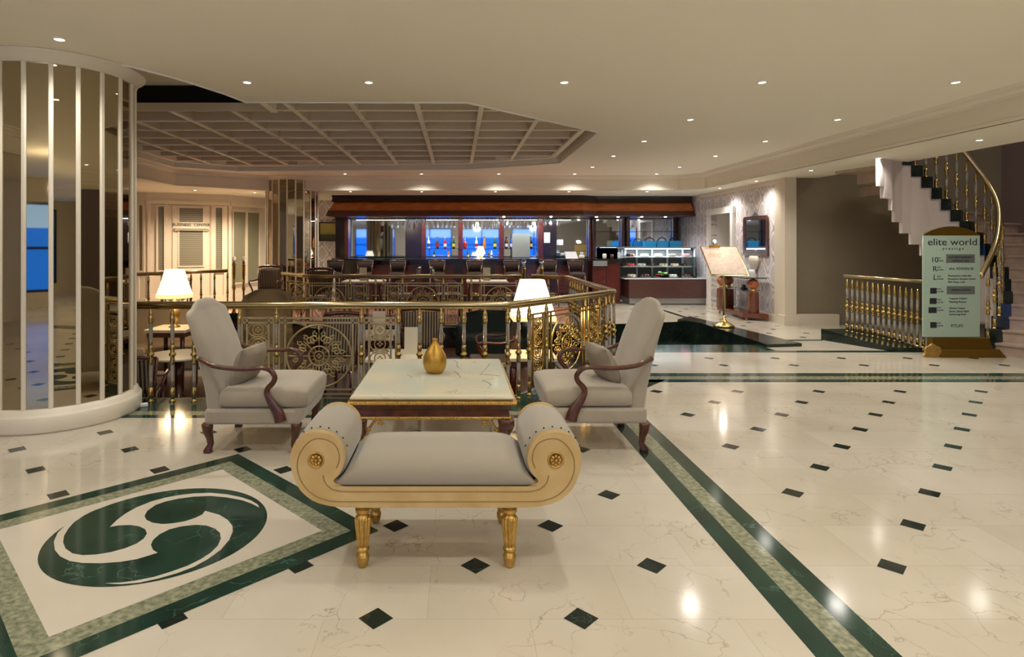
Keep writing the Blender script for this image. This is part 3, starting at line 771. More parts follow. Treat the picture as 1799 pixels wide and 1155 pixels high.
def baluster(parent, x, y, z=0, s=1):
    o = link('baluster', ME_BAL, parent, loc=(x, y, z)); link('acrylic_rod', ME_ACR, o); link('acrylic_rod', ME_AC2, o)
    if s != 1: o.scale = (1, 1, s)
    return o
def cscroll(m, c, r, a0, turns, dirn, w0, y=0, n=22):
    m.tube([(c[0]+r*(1-.72*k/n)*math.cos(a0+dirn*turns*2*PI*k/n), y, c[1]+r*(1-.72*k/n)*math.sin(a0+dirn*turns*2*PI*k/n)) for k in range(n+1)], w0, 5)
def quatre(m, c, r, y=0):
    m.tube([(c[0]+r*math.cos(2*PI*k/20), y, c[1]+r*math.sin(2*PI*k/20)) for k in range(20)], .006, 5, True)
    for k in range(4):
        a = PI/2*k; m.sphere((c[0]+r*.34*math.cos(a), y, c[1]+r*.34*math.sin(a)), r*.24, 6)
        a += PI/4; m.tube([(c[0]+r*math.cos(a), y, c[1]+r*math.sin(a)), (c[0]+r*1.35*math.cos(a), y, c[1]+r*1.35*math.sin(a))], .005, 4)
def panel_wide(w=.72):
    m = MB(); h = w/2; z0, z1 = .07, .79; b = .008
    for x in (-h, -h+.055, h-.055, h): m.box(x-b, x+b, -b, b, z0, z1)
    for z in (z0, z0+.045, z1-.045, z1): m.box(-h, h, -b, b, z-b, z+b)
    R = h-.065; cz = (z0+z1)/2
    m.tube([(R*math.cos(2*PI*k/40), 0, cz+R*math.sin(2*PI*k/40)) for k in range(40)], .010, 6, True)
    quatre(m, (0, cz), .045)
    m.tube([(.092*math.cos(2*PI*k/28), 0, cz+.092*math.sin(2*PI*k/28)) for k in range(28)], .009, 5, True)
    for k in range(12):
        a = 2*PI*k/12; m.tube([(.05*math.cos(a), 0, cz+.05*math.sin(a)), (.088*math.cos(a), 0, cz+.088*math.sin(a))], .004, 4)
    for k in range(8):
        a = PI/4*k
        for s in (-1, 1):
            da = a+s*.26; c = (.165*math.cos(da), cz+.165*math.sin(da)); cscroll(m, c, .042, a+PI, 1.25, -s, .0075)
            c = (.212*math.cos(a+s*.16), cz+.212*math.sin(a+s*.16)); cscroll(m, c, .026, a, 1.1, s, .006)
        m.tube([(.092*math.cos(a), 0, cz+.092*math.sin(a)), (.20*math.cos(a), 0, cz+.20*math.sin(a))], [.007, .005], 5)
        if k % 2 == 0:
            m.tube([(.20*math.cos(a), 0, cz+.20*math.sin(a)), (R*math.cos(a), 0, cz+R*math.sin(a))], [.005, .009], 5)
            m.sphere((.255*math.cos(a), 0, cz+.255*math.sin(a)), .014, 6)
    return m
def panel_narrow(w=.29):
    m = MB(); h = w/2; z0, z1 = .07, .79; b = .008
    for x in (-h, -h+.045, h-.045, h): m.box(x-b, x+b, -b, b, z0, z1)
    for z in (z0, z1-.045, z1): m.box(-h, h, -b, b, z-b, z+b)
    r = (h-.045)*.92; n = 5
    for k in range(n):
        cz = z1-.045-(k+.5)*(z1-z0-.045)/n; quatre(m, (0, cz), r*.55)
        m.tube([(r*math.cos(2*PI*q/24), 0, cz+r*.74*math.sin(2*PI*q/24)) for q in range(24)], .006, 5, True)
        for s in (-1, 1): m.tube([(-r*.9, 0, cz+s*r*.72), (0, 0, cz+s*r*.5), (r*.9, 0, cz+s*r*.72)], .005, 4)
    return m
ME_W = _mesh(panel_wide(), 'scroll_panel', 'champ'); ME_N = _mesh(panel_narrow(), 'scroll_panel', 'champ')
ME_WB = ME_W.copy(); ME_WB.materials.clear(); ME_WB.materials.append(M['brass']); ME_NB = ME_N.copy(); ME_NB.materials.clear(); ME_NB.materials.append(M['brass'])
def handrail(parent, pts, r=.030, z=HR-.0):
    m = MB(); m.tube([(p[0], p[1], z) for p in pts], r, 14)
    m.build('handrail', 'rail', parent)
    m = MB(); m.tube([(p[0], p[1], z-.032) for p in pts], .012, 6); m.build('rail_bar', 'brass', parent)
def pan(parent, x0, y0, x1, y1, wide, br=False):
    L = math.hypot(x1-x0, y1-y0); a = math.atan2(y1-y0, x1-x0); W0 = .72 if wide else .29
    me = (ME_WB if br else ME_W) if wide else (ME_NB if br else ME_N)
    k = (L-.05)/W0
    link('scroll_panel', me, parent, Matrix.Translation(((x0+x1)/2, (y0+y1)/2, 0)) @ Matrix.Rotation(a, 4, 'Z') @ Matrix.Diagonal((k, 1, 1, 1)))
rl = thing('brass_railing', 'near brass and acrylic railing with scroll panels behind the two grey armchairs', 'railing', (0, 0, 0))
Yn = 5.72
handrail(rl, [(-4.6, Yn), (-1, Yn), (.44, Yn), (.50, Yn+.01), (.56, Yn+.05), (1.2, 6.47), (1.87, 7.24), (1.90, 7.30), (1.90, 7.4), (1.90, 10.25), (1.85, 10.33), (1.34, 10.74)])
for px_ in (190, 228, 265, 303, 341, 379, 421, 486, 635, 700, 737, 775, 815, 852, 892): baluster(rl, U(px_, Yn), Yn)
pan(rl, U(421, Yn), Yn, U(486, Yn), Yn, False); pan(rl, U(486, Yn), Yn, U(635, Yn), Yn, True); pan(rl, U(635, Yn), Yn, U(700, Yn), Yn, False)
A0, A1 = Vector((.5, Yn)), Vector((1.9, 7.3))
def at(t): p = A0+(A1-A0)*t; return p.x, p.y
for t_ in (.07, .155, .3, .68, .83, .91, 1.0): baluster(rl, *at(t_))
pan(rl, *at(.155), *at(.3), False, True); pan(rl, *at(.3), *at(.68), True, True); pan(rl, *at(.68), *at(.83), False, True)
yy = 7.5
for k, (kind, L) in enumerate([('b', .2), ('n', .33), ('w', .76), ('n', .33), ('b', .2), ('b', .2), ('b', .2), ('b', .2), ('b', .2)]):
    baluster(rl, 1.9, yy)
    if kind != 'b': pan(rl, 1.9, yy, 1.9, yy+L, kind == 'w', True)
    yy += L
baluster(rl, 1.9, yy); baluster(rl, 1.6, 10.53)
# far railing
rf = thing('brass_railing', 'far brass railing in front of the bar tables, beyond the sunken lounge', 'railing', (0, 0, 0))
Yf = 10.7
handrail(rf, [(-3.38, 11.72), (-2.72, 10.86), (-2.6, 10.75), (-2.4, Yf), (-1, Yf), (.8, Yf), (1.15, Yf)], .026)
xx = -2.42; seq = ['w', 'b', 'b', 'n', 'w', 'n', 'b', 'b', 'w', 'n', 'b', 'b']
x = U(541, Yf)
for kind in [('w', 541, 615), ('n', 615, 646), ('b', 646, 660), ('b', 660, 674), ('n', 674, 707), ('w', 707, 779), ('n', 779, 812), ('b', 812, 828), ('b', 828, 843), ('w', 843, 915)]:
    baluster(rf, U(kind[1], Yf), Yf)
    if kind[0] != 'b': pan(rf, U(kind[1], Yf), Yf, U(kind[2], Yf), Yf, kind[0] == 'w')
baluster(rf, U(915, Yf), Yf)
pan(rf, -3.2, 11.48, -2.65, 10.80, True); 
for p in ((-3.36, 11.69), (-3.2, 11.48), (-2.66, 10.81)): baluster(rf, *p)
# left railing
rg = thing('brass_railing', 'brass railing in front of the business centre partition, behind the left lamp', 'railing', (0, 0, 0))
a, b = Vector((-6.15, 11.15)), Vector((-4.86, 12.84))
handrail(rg, [tuple(a), tuple(b)], .026)
ts = [0, .1, .22, .34, .62, .72, .86, 1.0]
for t_ in ts: p = a+(b-a)*t_; baluster(rg, p.x, p.y)
p, q = a+(b-a)*.34, a+(b-a)*.62; pan(rg, p.x, p.y, q.x, q.y, True)
# posts with crystal ball finials
def post(loc, label):
    t = thing('railing_post', label, 'post', loc)
    m = MB(); m.lathe([(.05, 0), (.05, .03), (.032, .05), (.032, .14), (.022, .15), (.022, .5), (.034, .51), (.034, .6), (.022, .61), (.03, .80), (.034, .81), (.034, 1.02), (.045, 1.03), (.045, 1.05), (.02, 1.06)], 16); m.build('shaft', 'brass', t)
    m = MB(); m.lathe([(.02, 1.05), (.035, 1.07), (.035, 1.085), (.018, 1.10), (.03, 1.11), (.03, 1.12), (.016, 1.13)], 16); m.build('collar', 'steel', t)
    m = MB(); m.sphere((0, 0, 1.17), .048, 16); m.build('crystal_ball', 'glass', t)
    return t
for x_, y_, lb in ((U(920, 10.75), 10.75, 'brass post with crystal ball, left one of the pair right of centre'), (U(951, 10.9), 10.9, 'brass post with crystal ball, right one of the pair right of centre'),
                   (U(411, 12.86), 12.86, 'brass post with crystal ball at the end of the business centre railing'), (U(428, 12.7), 12.7, 'brass post with crystal ball beside the striped chair by the column')): post((x_, y_, 0), lb)

# ================================================================ CEILING SPOTS
def downlight():
    t = thing('recessed_spotlight', '', 'ceiling light', (0, 0, 0), 0, 'recessed ceiling spotlights')
    m = MB(); m.lathe([(.030, .02), (.032, -.004), (.040, -.008), (.052, -.004), (.054, .001), (.05, .004), (.03, .02)], 20, False); m.build('trim_ring', 'white', t)
    m = MB(); m.lathe([(.0, -.006), (.020, -.007), (.031, -.004), (.031, .012), (0, .012)], 16, False); m.build('lens', 'bulb', t)
    ld = bpy.data.lights.new('spot_lamp', 'SPOT'); ld.energy = SPOT_W; ld.color = (1, .945, .87); ld.spot_size = math.radians(142); ld.spot_blend = .9; ld.shadow_soft_size = .09
    l = bpy.data.objects.new('spot_lamp', ld); COL.objects.link(l); l.parent = t; l.location = (0, 0, -.03)
    return t
DL = Placer(downlight())
rows = [('nearest row', 5.72, [(-1.98, 'far left, above the mirrored column side'), (-.83, 'second from left'), (1.02, 'middle, above the marble table'), (2.89, 'second from right'), (4.72, 'far right')]),
        ('second row', 7.45, [(2.88, 'left'), (4.69, 'right, beside the crown moulding')]), ('third row', 9.03, [(2.80, 'left, beside the coffered ceiling corner'), (4.61, 'right')]),
        ('fourth row', 10.56, [(2.74, 'left'), (4.52, 'right')]), ('fifth row', 12.1, [(2.72, 'left'), (4.46, 'right')]),
        ('farthest row before the bar', 13.3, [(-2.45, 'left, beside the small mirrored column'), (-.77, 'second from left'), (.93, 'third from left'), (2.6, 'fourth from left'), (4.4, 'right')])]
for rn, y, L in rows:
    for x, d in L: DL.put((x, y, ZC), 0, 'ceiling spotlight, %s, %s' % (rn, d))
DL.put((-2.96, 4.51, ZC), 0, 'lit recessed spotlight in the ceiling just in front of the large mirrored column')
for i, (x, y) in enumerate([(6.04, 6.99), (5.92, 8.49), (5.80, 9.9), (5.75, 11.6), (5.7, 13.1)]):
    DL.put((x, y, ZS), 0, 'lit recessed spotlight in the lower soffit on the right, %s' % ['nearest', 'second nearest', 'third, above the green ledge', 'fourth, above the console', 'farthest, beside the doorway'][i])
for x, d in ((-5.9, 'above the business centre lettering'), (-4.75, 'left of the small mirrored column'), (-2.45, 'above the left end of the bar canopy'), (-.8, 'left of centre above the bar canopy'), (.9, 'centre above the bar canopy'), (2.6, 'right of centre above the bar canopy'), (4.4, 'above the pastry case canopy')):
    o = DL.put((x, 13.98 if x > -4.5 else 13.65+(x > -5)*.6, ZS), 0, 'lit recessed spotlight in the far lower soffit, %s' % d)
for o in list(bpy.data.objects):
    if o.get('label', '').endswith(('business centre lettering', 'left of the small mirrored column')) and o.get('category') == 'ceiling light':
        for c in kids(o):
            if c.type == 'LIGHT': c.data = c.data.copy(); c.data.energy = 330; c.data.color = (1, .80, .58)
# more spots of the same ceiling behind and beside the camera (lit, out of frame)
for x in (-4.4, -1.98, 1.02, 2.89, 4.72):
    for y in (3.4, 1.6, -.2, -2.4, -4.8):
        if not (x < -3 and y > 3): DL.put((x, y, ZC), 0, 'lit recessed spotlight in the main ceiling over the near floor, out of frame')

# added globes out of view, brightening the ceiling and front faces
def globe():
    t = thing('added_light_globe', '', 'added light', (0, 0, 0), 0, 'added light globes out of view')
    m = MB(); m.tube([(0, 0, 0), (0, 0, -.42)], .008, 8); m.build('stem', 'brass', t)
    m = MB(); m.lathe([(.06, 0), (.06, -.02), (.02, -.035), (0, -.035)], 16, False); m.build('canopy_plate', 'brass', t)
    m = MB(); m.sphere((0, 0, -.60), .19, 24); m.build('fill_globe', 'globe', t)
    return t
GP = Placer(globe())
for x, y, d in ((-2.6, -1.6, 'left of the viewpoint'), (1.2, -2.2, 'in the middle'), (4.4, -1.6, 'right of the viewpoint'), (8.4, 6.6, 'over the stair hall')): GP.put((x, y, ZC if x < 5 else 5.2), 0, 'added light globe out of view, '+d)

# ================================================================ LAMPS
def table_lamp(label, loc, square=False, zt=.3):
    t = thing('table_lamp', label, 'lamp', loc)
    m = MB(); m.lathe([(.07, 0), (.07, .012), (.03, .03), (.022, .06), (.05, .11), (.062, .17), (.05, .23), (.02, .27), (.03, .29), (.012, .31), (.008, .40), (.008, .62)], 20); m.build('base', 'gold', t)
    m = MB(); n = 48
    if square:
        rings = []
        for z, r in ((.42, .225), (.45, .22), (.80, .125)):
            rings.append([(r*math.copysign(min(1, abs(math.cos(2*PI*k/n))*1.25), math.cos(2*PI*k/n)), r*math.copysign(min(1, abs(math.sin(2*PI*k/n))*1.25), math.sin(2*PI*k/n)), z) for k in range(n)])
        m.loft(rings, False, False)
    else:
        m.loft([[(r*(1+.012*(k % 2))*math.cos(2*PI*k/n), r*(1+.012*(k % 2))*math.sin(2*PI*k/n), z) for k in range(n)] for z, r in ((.40, .215), (.44, .205), (.56, .165), (.74, .115))], False, False)
    sh = m.build('lamp_shade', 'shade', t)
    m = MB()
    z0, r = (.42, .225) if square else (.40, .215)
    if square:
        q = [(r*1.0*a, r*1.0*b) for a, b in ((-1,-1),(1,-1),(1,1),(-1,1))]
        m.loft([[(x, y, z) for x, y in q] for z in (z0-.045, z0)], False, False, False)
    else: m.lathe([(r+.004, z0-.02), (r+.004, z0+.03)], 32, False)
    m.build('shade_fringe', 'shadetrim', sh)
    ld = bpy.data.lights.new('lamp_bulb', 'POINT'); ld.energy = 7; ld.color = (1, .78, .5); ld.shadow_soft_size = .12
    l = bpy.data.objects.new('lamp_bulb', ld); COL.objects.link(l); l.parent = t; l.location = (0, 0, .38)
    return t
def lounge_table(label, loc, w, d, h, round_=False):
    t = thing('lounge_table', label, 'table', loc)
    m = MB()
    if round_: m.lathe([(w*.94, h-.03), (w, h-.022), (w, h-.006), (w*.98, h)], 40)
    else: m.bbox(-w, w, -d, d, h-.04, h, .008)
    m.build('tabletop', 'tablewhite', t)
    if not round_:
        m = MB(); m.box(-w+.03, w-.03, -d+.03, d-.03, h-.10, h-.04); m.build('apron', 'mahog', t)
        for sx in (-1, 1):
            for sy in (-1, 1): m = MB(); m.M = T(sx*(w-.06), sy*(d-.06)); m.lathe([(.014, 0), (.02, .05), (.026, h*.6), (.03, h-.10)], 8); m.build('leg', 'mahog', t)
    else:
        m = MB(); m.lathe([(.2, 0), (.2, .02), (.05, .05), (.035, h*.5), (.06, h-.03)], 16); m.build('pedestal', 'mahog', t)
    return t
lounge_table('square side table with cream top carrying the right lamp, sunken lounge', (.80, 6.55, ZL), .26, .26, .66)
table_lamp('lit table lamp with square cream shade behind the railing, right of the vase', (.82, 6.55, ZL+.66), True)
lounge_table('side table with cream top carrying the left lamp, sunken lounge', (-3.62, 7.75, ZL), .26, .26, .78)
table_lamp('lit table lamp with round pleated shade, behind the left armchair', (-3.61, 7.75, ZL+.78), False)
lounge_table('round cream topped low table behind the railing at far left', (-3.2, 6.95, ZL), .36, .36, .58, True)
lounge_table('square cream table with tall menu card left of the vase, sunken lounge', (-.62, 6.75, ZL), .36, .32, .62)
lounge_table('square cream table beyond the scroll panels, sunken lounge', (-1.2, 8.15, ZL), .42, .38, .64)
def menu_card(label, x, y, z, w, h):
    m = MB(); m.prism([(-.02, 0), (-.017, 0), (0, h-.004), (.017, 0), (.02, 0), (.001, h), (-.001, h)], -w/2, w/2, 'x')
    tag(m.build('menu_card', 'card', None, (x, y, z)), label, 'menu card')
menu_card('tall folded menu card on the table left of the vase', U(723, 6.8), 6.75, ZL+.62, .15, .30)
menu_card('folded menu card on the square table beyond the scroll panels', U(666, 8.15), 8.15, ZL+.64, .17, .30)
def striped_chair(name='striped_armchair', arms=True, sh=.45, tall=1.0):
    t = thing(name, '', 'chair')
    m = MB(); m.bbox(-.26, .26, -.24, .26, sh-.09, sh, .03); m.build('seat', 'stripeX', t)
    m = MB(); rings = []
    for z in [sh+.02+(tall-.06-sh-.02)*k/6 for k in range(7)]:
        u = (z-sh)/(tall-sh); w = .215+.035*u; yb = -.23-.09*u
        rings.append([(x, yb-.03-.03*(1-(x/w)**2)*1 , z) for x in [w*(-1+2*k/8) for k in range(9)]]+[(x, yb+.02-.03*(1-(x/w)**2), z) for x in [w*(1-2*k/8) for k in range(9)]])
    m.loft(rings); m.build('backrest', 'stripeX', t)
    m = MB(); P = [(-.265+.53*k/8, -.33-.035*(1-((k-4)/4)**2), tall-.04+.025*(1-((k-4)/4)**2)) for k in range(9)]; m.tube(P, [.018]+[.026]*7+[.018], 8); m.build('top_rail', 'mahog', t)
    for s in (-1, 1):
        m = MB(); m.tube([(s*.225, -.24, 0), (s*.225, -.235, sh), (s*.265, -.33, tall-.04)], [.018, .02, .016], 8); m.build('leg', 'mahog', t)
        m = MB(); m.tube([(s*.235, .24, 0), (s*.235, .24, sh-.06)], [.016, .024], 8); m.build('leg', 'mahog', t)
        if arms:
            m = MB(); m.tube(spline([(s*.25, -.28, sh+.26), (s*.30, -.1, sh+.22), (s*.31, .12, sh+.23), (s*.29, .17, sh+.17), (s*.26, .10, sh+.05), (s*.25, .08, sh-.04)], 4), .018, 8); m.build('armrest', 'mahog', t)
    return t
M['stripeX'] = stripes('striped_fabric_across', (44, 34, 28), (138, 122, 100), .036, 0)
SP = Placer(striped_chair())
LG = 'striped armchairs in the sunken lounge'
for x, y, z, rz, lb, g in [
    (-.47, 7.75, ZL, PI, 'striped armchair seen from behind, directly beyond the gold vase', LG),
    (-1.42, 7.2, ZL, PI*.97, 'striped armchair seen from behind through the large scroll panel', LG),
    (.42, 7.45, ZL, PI*.5, 'striped armchair beside the lamp table, its wooden arm toward the vase', LG),
    (-2.72, 11.75, 0, PI, 'striped chair just behind the far railing beside the small mirrored column', 'striped chairs at the bar tables'),
    (-4.14, 13.12, 0, PI, 'striped chair standing left of the small mirrored column', 'striped chairs at the bar tables'),
    (-1.12, 12.6, 0, PI*.5, 'striped chair at the left bar table, on its right side', 'striped chairs at the bar tables'),
    (1.42, 12.6, 0, PI*.5, 'striped chair at the right bar table, on its right side', 'striped chairs at the bar tables'),
    (-.18, 12.6, 0, -PI*.5, 'striped chair at the right bar table, on its left side', 'striped chairs at the bar tables'),
    (-3.35, 6.28, ZL-.0, PI*.1, 'low striped armchair behind the near railing at far left', LG)]:
    o = SP.put((x, y, z), rz, lb, g)
o.scale = (1, 1, .74)
for x, y, lb in ((U(640, 12.55), 12.55, 'left white-topped bar table with a menu card'), (U(855, 12.55), 12.55, 'right white-topped bar table with a menu card')):
    t = lounge_table(lb, (x-.0, y, 0), .42, .34, .72); 
menu_card('menu card on the left bar table', U(638, 12.55), 12.55, .72, .15, .27); menu_card('menu card on the right bar table', U(855, 12.55), 12.55, .72, .15, .27)
def club_chair(label, loc, rz, m_='tan', w=.36, top=1.16, wing=True):
    t = thing('upholstered_armchair', label, 'armchair', loc, rz)
    m = MB(); m.bbox(-w, w, -.32, .36, .16, .46, .05); m.build('seat', m_, t)
    m = MB(); rings = []
    for k in range(13):
        z = .18+(top-.18)*k/12; u = k/12; hw = w*(1-.0*u); yb = -.30-.10*u; hw2 = hw*(1 if u < .86 else (1-((u-.86)/.14)**2*.55))
        n = 14; rings.append([(x, yb-.05-.04*(1-(x/hw2)**2), z) for x in [hw2*(-1+2*j/n) for j in range(n+1)]]+[(x, yb+.05-.04*(1-(x/hw2)**2)+(.16*abs(x/hw2)**6 if wing else 0), z) for x in [hw2*(1-2*j/n) for j in range(n+1)]])
    m.loft(rings); m.build('backrest', m_, t)
    for s in (-1, 1):
        m = MB(); m.bbox(s*w-.05, s*w+.05, -.3, .3, .16, .62, .045); m.build('armrest', m_, t)
        for y in (-.26, .3): m = MB(); m.M = T(s*(w-.05), y); m.lathe([(.015, 0), (.025, .16)], 8); m.build('leg', 'mahog', t)
    return t
club_chair('tan high-back armchair seen from behind, beyond the left grey armchair', (-2.78, 8.6, ZL), PI, 'tan', .34, 1.17)
club_chair('beige wing armchair just right of the large mirrored column', (-4.1, 6.95, ZL), PI*1.35, 'beige', .34, 1.12)
club_chair('wide tan sofa behind the near railing left of the grey armchair', (-4.05, 8.35, ZL), PI, 'beige', .62, 1.0, False)
club_chair('dark green low armchair in front of the far lounge wall', (.55, 9.3, ZL), PI*.98, 'darkgreen', .5, .78, False) if 'darkgreen' in M else None

# ================================================================ BAR
bar = thing('bar_counter', 'long dark mahogany bar counter with black stone top', 'bar', (0, 15.2, 0))
fp = [(-3.22, .62), (-3.2, .3), (-3.0, .05), (-2.6, -.15), (-2.0, -.26), (-1.2, -.3), (3.2, -.3), (3.34, -.3), (3.34, .35), (-2.6, .35), (-2.7, .62)]
m = MB(); m.prism(fp, 1.065, 1.11); m.build('countertop', 'black', bar)
m = MB(); fp2 = [(x*.985+(.1 if x < 0 else -.02), y+.2 if y < .2 else y) for x, y in fp]; m.prism(fp2, 0, 1.065); m.build('front_panel', 'darkwood', bar)
m = MB()
for k in range(7): m.box(-2.2+.79*k, -2.2+.79*k+.55, -.108, -.095, .25, .95)
m.build('raised_panels', 'mahog', bar)
m = MB(); m.tube([(-2.3, -.22, .2), (3.3, -.22, .2)], .02, 8); m.build('foot_rail', 'brass', bar)
sc = thing('service_cabinet', 'red mahogany cabinet at the right end of the bar with marble top', 'cabinet', (3.70, 14.95, 0))
m = MB(); m.box(-.34, .34, 0, .6, 0, 1.06); m.build('body', 'mahog', sc)
m = MB(); m.prism([(-.345, -.1), (.345, -.1), (.345, .6), (-.345, .6)], 1.06, 1.10); m.build('countertop', 'black', sc)
for s in (-1, 1):
    m = MB(); m.box(s*.168-.16, s*.168+.16, -.02, 0, .08, 1.0); m.box(s*.168-.11, s*.168+.11, -.03, -.02, .14, .94); d = m.build('door', 'redwood', sc)
    m = MB(); m.sphere((s*.06, -.04, .55), .015, 8); m.build('knob', 'brass', d)
m = MB(); m.box(-.345, .0, -.1, -.03, .93, 1.06); m.build('apron_panel', 'steel', sc)

def stool():
    t = thing('bar_stool', '', 'stool', (0, 0, 0), 0, 'bar stools along the counter')
    m = MB(); m.lathe([(.19, .70), (.20, .73), (.19, .78), (.1, .80)], 20); m.build('seat', 'stripeD', t)
    m = MB(); m.loft([[(x, -.19-.04*(1-(x/.19)**2), z) for x in (-.19, -.1, 0, .1, .19)]+[(x, -.16-.04*(1-(x/.19)**2), z) for x in (.19, .1, 0, -.1, -.19)] for z in (.82, .95, 1.05)]); m.build('backrest', 'stripeD', t)
    m = MB(); m.tube([(-.2, -.18, 1.06), (0, -.225, 1.075), (.2, -.18, 1.06)], .018, 8); m.build('top_rail', 'armwood', t)
    for sx in (-1, 1):
        for sy in (-1, 1): m = MB(); m.tube([(sx*.18, sy*.18, 0), (sx*.15, sy*.15, .72)]+([(sx*.19, -.19, 1.06)] if sy < 0 else []), .017, 6); m.build('leg', 'mahog', t)
    m = MB(); m.tube([(.165*math.cos(2*PI*k/20), .165*math.sin(2*PI*k/20), .3) for k in range(20)], .01, 6, True); m.build('foot_ring', 'brass', t)
    return t
SS = Placer(stool())
nm = ['leftmost at the bar end', 'second from left', 'third from left', 'fourth from left, left of centre', 'fourth from right', 'third from right', 'second from right, left of the crystal-ball posts', 'rightmost, by the marble apron']
for k, x_ in enumerate((583, 636, 694, 764, 830, 896, 962, 1010)):
    SS.put((U(x_, 14.5)+.05, 14.45 if k else 14.5, 0), PI, 'wooden bar stool with low back, %s' % nm[k])

# canopy
cp = thing('bar_canopy', 'long mahogany canopy with amber sloping face above the bar', 'canopy', (0, 15.0, 0))
def ring(o, z):
    P = [(-3.22+o, 0+o), (3.15, 0+o), (3.55, .28+o), (6.02-o*.3, .28+o), (6.02-o*.3, 1.22), (-3.22+o, 1.22)]
    return [(x, y, z) for x, y in P]
Zc = lambda y, D: V(y, D)
levels = [(0.0, 2.165, 'darkwood'), (.0, 2.20, 'mahog'), (.02, 2.22, 'mahog'), (.03, 2.30, 'mahog')]
m = MB(); m.loft([ring(.0, 2.165), ring(-.02, 2.20), ring(.0, 2.23), ring(.03, 2.31)], sm=False); m.build('lower_fascia', 'mahog', cp)
m = MB(); m.loft([ring(.04, 2.31), ring(.16, 2.52)], sm=False); m.build('sloping_face', 'amber', cp)
m = MB(); m.loft([ring(.13, 2.52), ring(.10, 2.55), ring(.12, 2.62), ring(.10, 2.69)], sm=False); m.build('upper_fascia', 'darkwood', cp)
for k, x_ in enumerate((1.2, 2.4, 3.55, 4.1, 4.7, 5.3)):
    t = thing('canopy_spotlight', 'small round spotlight under the canopy, number %s from its left' % ['one, over the centre of the bar', 'two, right of centre', 'three, at the angled corner', 'four, over the pastry case left end', 'five, over the pastry case', 'six, nearest the damask wall'][k], 'light', (x_, 15.35, 2.165), 0, 'spotlights under the canopy')
    t['label'] = 'small round spotlight under the canopy %s' % ['over the centre of the bar', 'right of the bar centre', 'at its angled corner', 'over the left end of the pastry case', 'over the middle of the pastry case', 'nearest the damask wall'][k]
    m = MB(); m.lathe([(.03, 0), (.035, -.012), (.02, -.014), (0, -.012)], 14, False); m.build('lens', 'bulb', t)
    ld = bpy.data.lights.new('spot_lamp', 'SPOT'); ld.energy = 22; ld.color = (.86, .92, 1); ld.spot_size = 2.4; ld.spot_blend = .8; ld.shadow_soft_size = .04
    l = bpy.data.objects.new('spot_lamp', ld); COL.objects.link(l); l.parent = t; l.location = (0, 0, -.04)

# back bar: posts, closed cabinets, mirrors, shelf
bb = thing('back_bar', 'mahogany back bar with posts, mirrors and a glass bottle shelf', 'back bar', (0, 16.45, 0))
D = 16.3
for a, b_, mt in ((605, 612, 'redwood'), (740, 748, 'redwood'), (805, 813, 'redwood'), (877, 885, 'redwood'), (945, 955, 'redwood'), (1035, 1039, 'mahog'), (1041, 1047, 'mahog'), (1092, 1098, 'mahog'), (1101, 1107, 'mahog'), (1183, 1189, 'mahog')):
    m = MB(); m.bbox(U(a, D), U(b_, D), -.15, 0, 0, 2.2, .01); m.build('post', mt, bb)
m = MB(); m.box(U(712, D), U(740, D), -.14, 0, 0, 2.2); m.build('cabinet', 'darkwood', bb)
m = MB(); m.box(U(955, D), U(978, D), -.14, 0, 0, 2.2); m.build('cabinet', 'darkwood', bb)
for a, b_ in ((612, 712), (748, 805), (813, 877), (885, 945), (978, 1035), (1047, 1092), (1107, 1183)):
    m = MB(); m.box(U(a, D), U(b_, D), .02, .04, 1.02, 2.2); m.build('mirror', 'mirror2', bb)
m = MB(); m.box(-3.3, 6.0, .04, .1, 0, 2.69); m.build('back_panel', 'darkwood', bb)
m = MB(); m.box(U(612, D), U(1107, D), -.45, 0, 0, 1.0); m.box(U(748, D), U(945, D), -.2, 0, 1.0, 1.10); m.build('base_cabinet', 'mahog', bb)
m = MB(); m.box(U(748, D), U(945, D), -.16, .02, 1.335, 1.345); m.build('glass_shelf', 'glass', bb)
m = MB(); m.box(U(978, D), U(1183, D), -.2, .02, 1.27, 1.28); m.build('glass_shelf', 'glass', bb)
m = MB(); m.box(U(1047, D), U(1183, D), -.2, .02, 1.80, 1.81); m.build('glass_shelf', 'glass', bb)
rk = thing('glass_rack', 'brass rack under the canopy holding upside down glasses', 'rack', (0, 15.3, 2.14))
m = MB()
for y in (-.03, .03, .12, .18): m.tube([(U(640, 15.3), y, 0), (U(1003, 15.3), y, 0)], .006, 6)
m.build('rack_bars', 'brass', rk)
for x_ in (660, 760, 850, 940, 1000):
    m = MB(); m.box(U(x_, 15.3)-.01, U(x_, 15.3)+.01, -.04, .19, .0, .03); m.build('bracket', 'brass', rk)
def hang(name, prof, grp, lab):
    m = MB(); m.lathe(prof, 12, False); return tag(m.build(name, 'glassware'), lab, 'glass', grp)
wg = hang('wine_glass', [(.035, .0), (.034, -.004), (.004, -.01), (.004, -.09), (.025, -.105), (.038, -.14), (.040, -.17), (.033, -.215), (.031, -.215), (.037, -.17), (.034, -.14), (0, -.10)], 'hanging wine glasses', 'wine glass hanging upside down from the rack above the bar')
fg = hang('champagne_flute', [(.03, .0), (.03, -.004), (.004, -.01), (.004, -.08), (.018, -.1), (.026, -.15), (.022, -.25), (.020, -.25), (.023, -.15), (.014, -.1), (0, -.09)], 'hanging champagne flutes', 'slim champagne flute hanging upside down from the rack above the bar')
big = [672, 684, 697, 708, 757, 765, 773, 782, 790, 798, 885, 893, 901, 909, 917, 925, 932, 945, 957, 969, 981]
small = [717, 731, 743, 817, 825, 834, 843, 851, 860, 868, 875]
ORD = ['first', 'second', 'third', 'fourth', 'fifth', 'sixth', 'seventh', 'eighth', 'ninth']
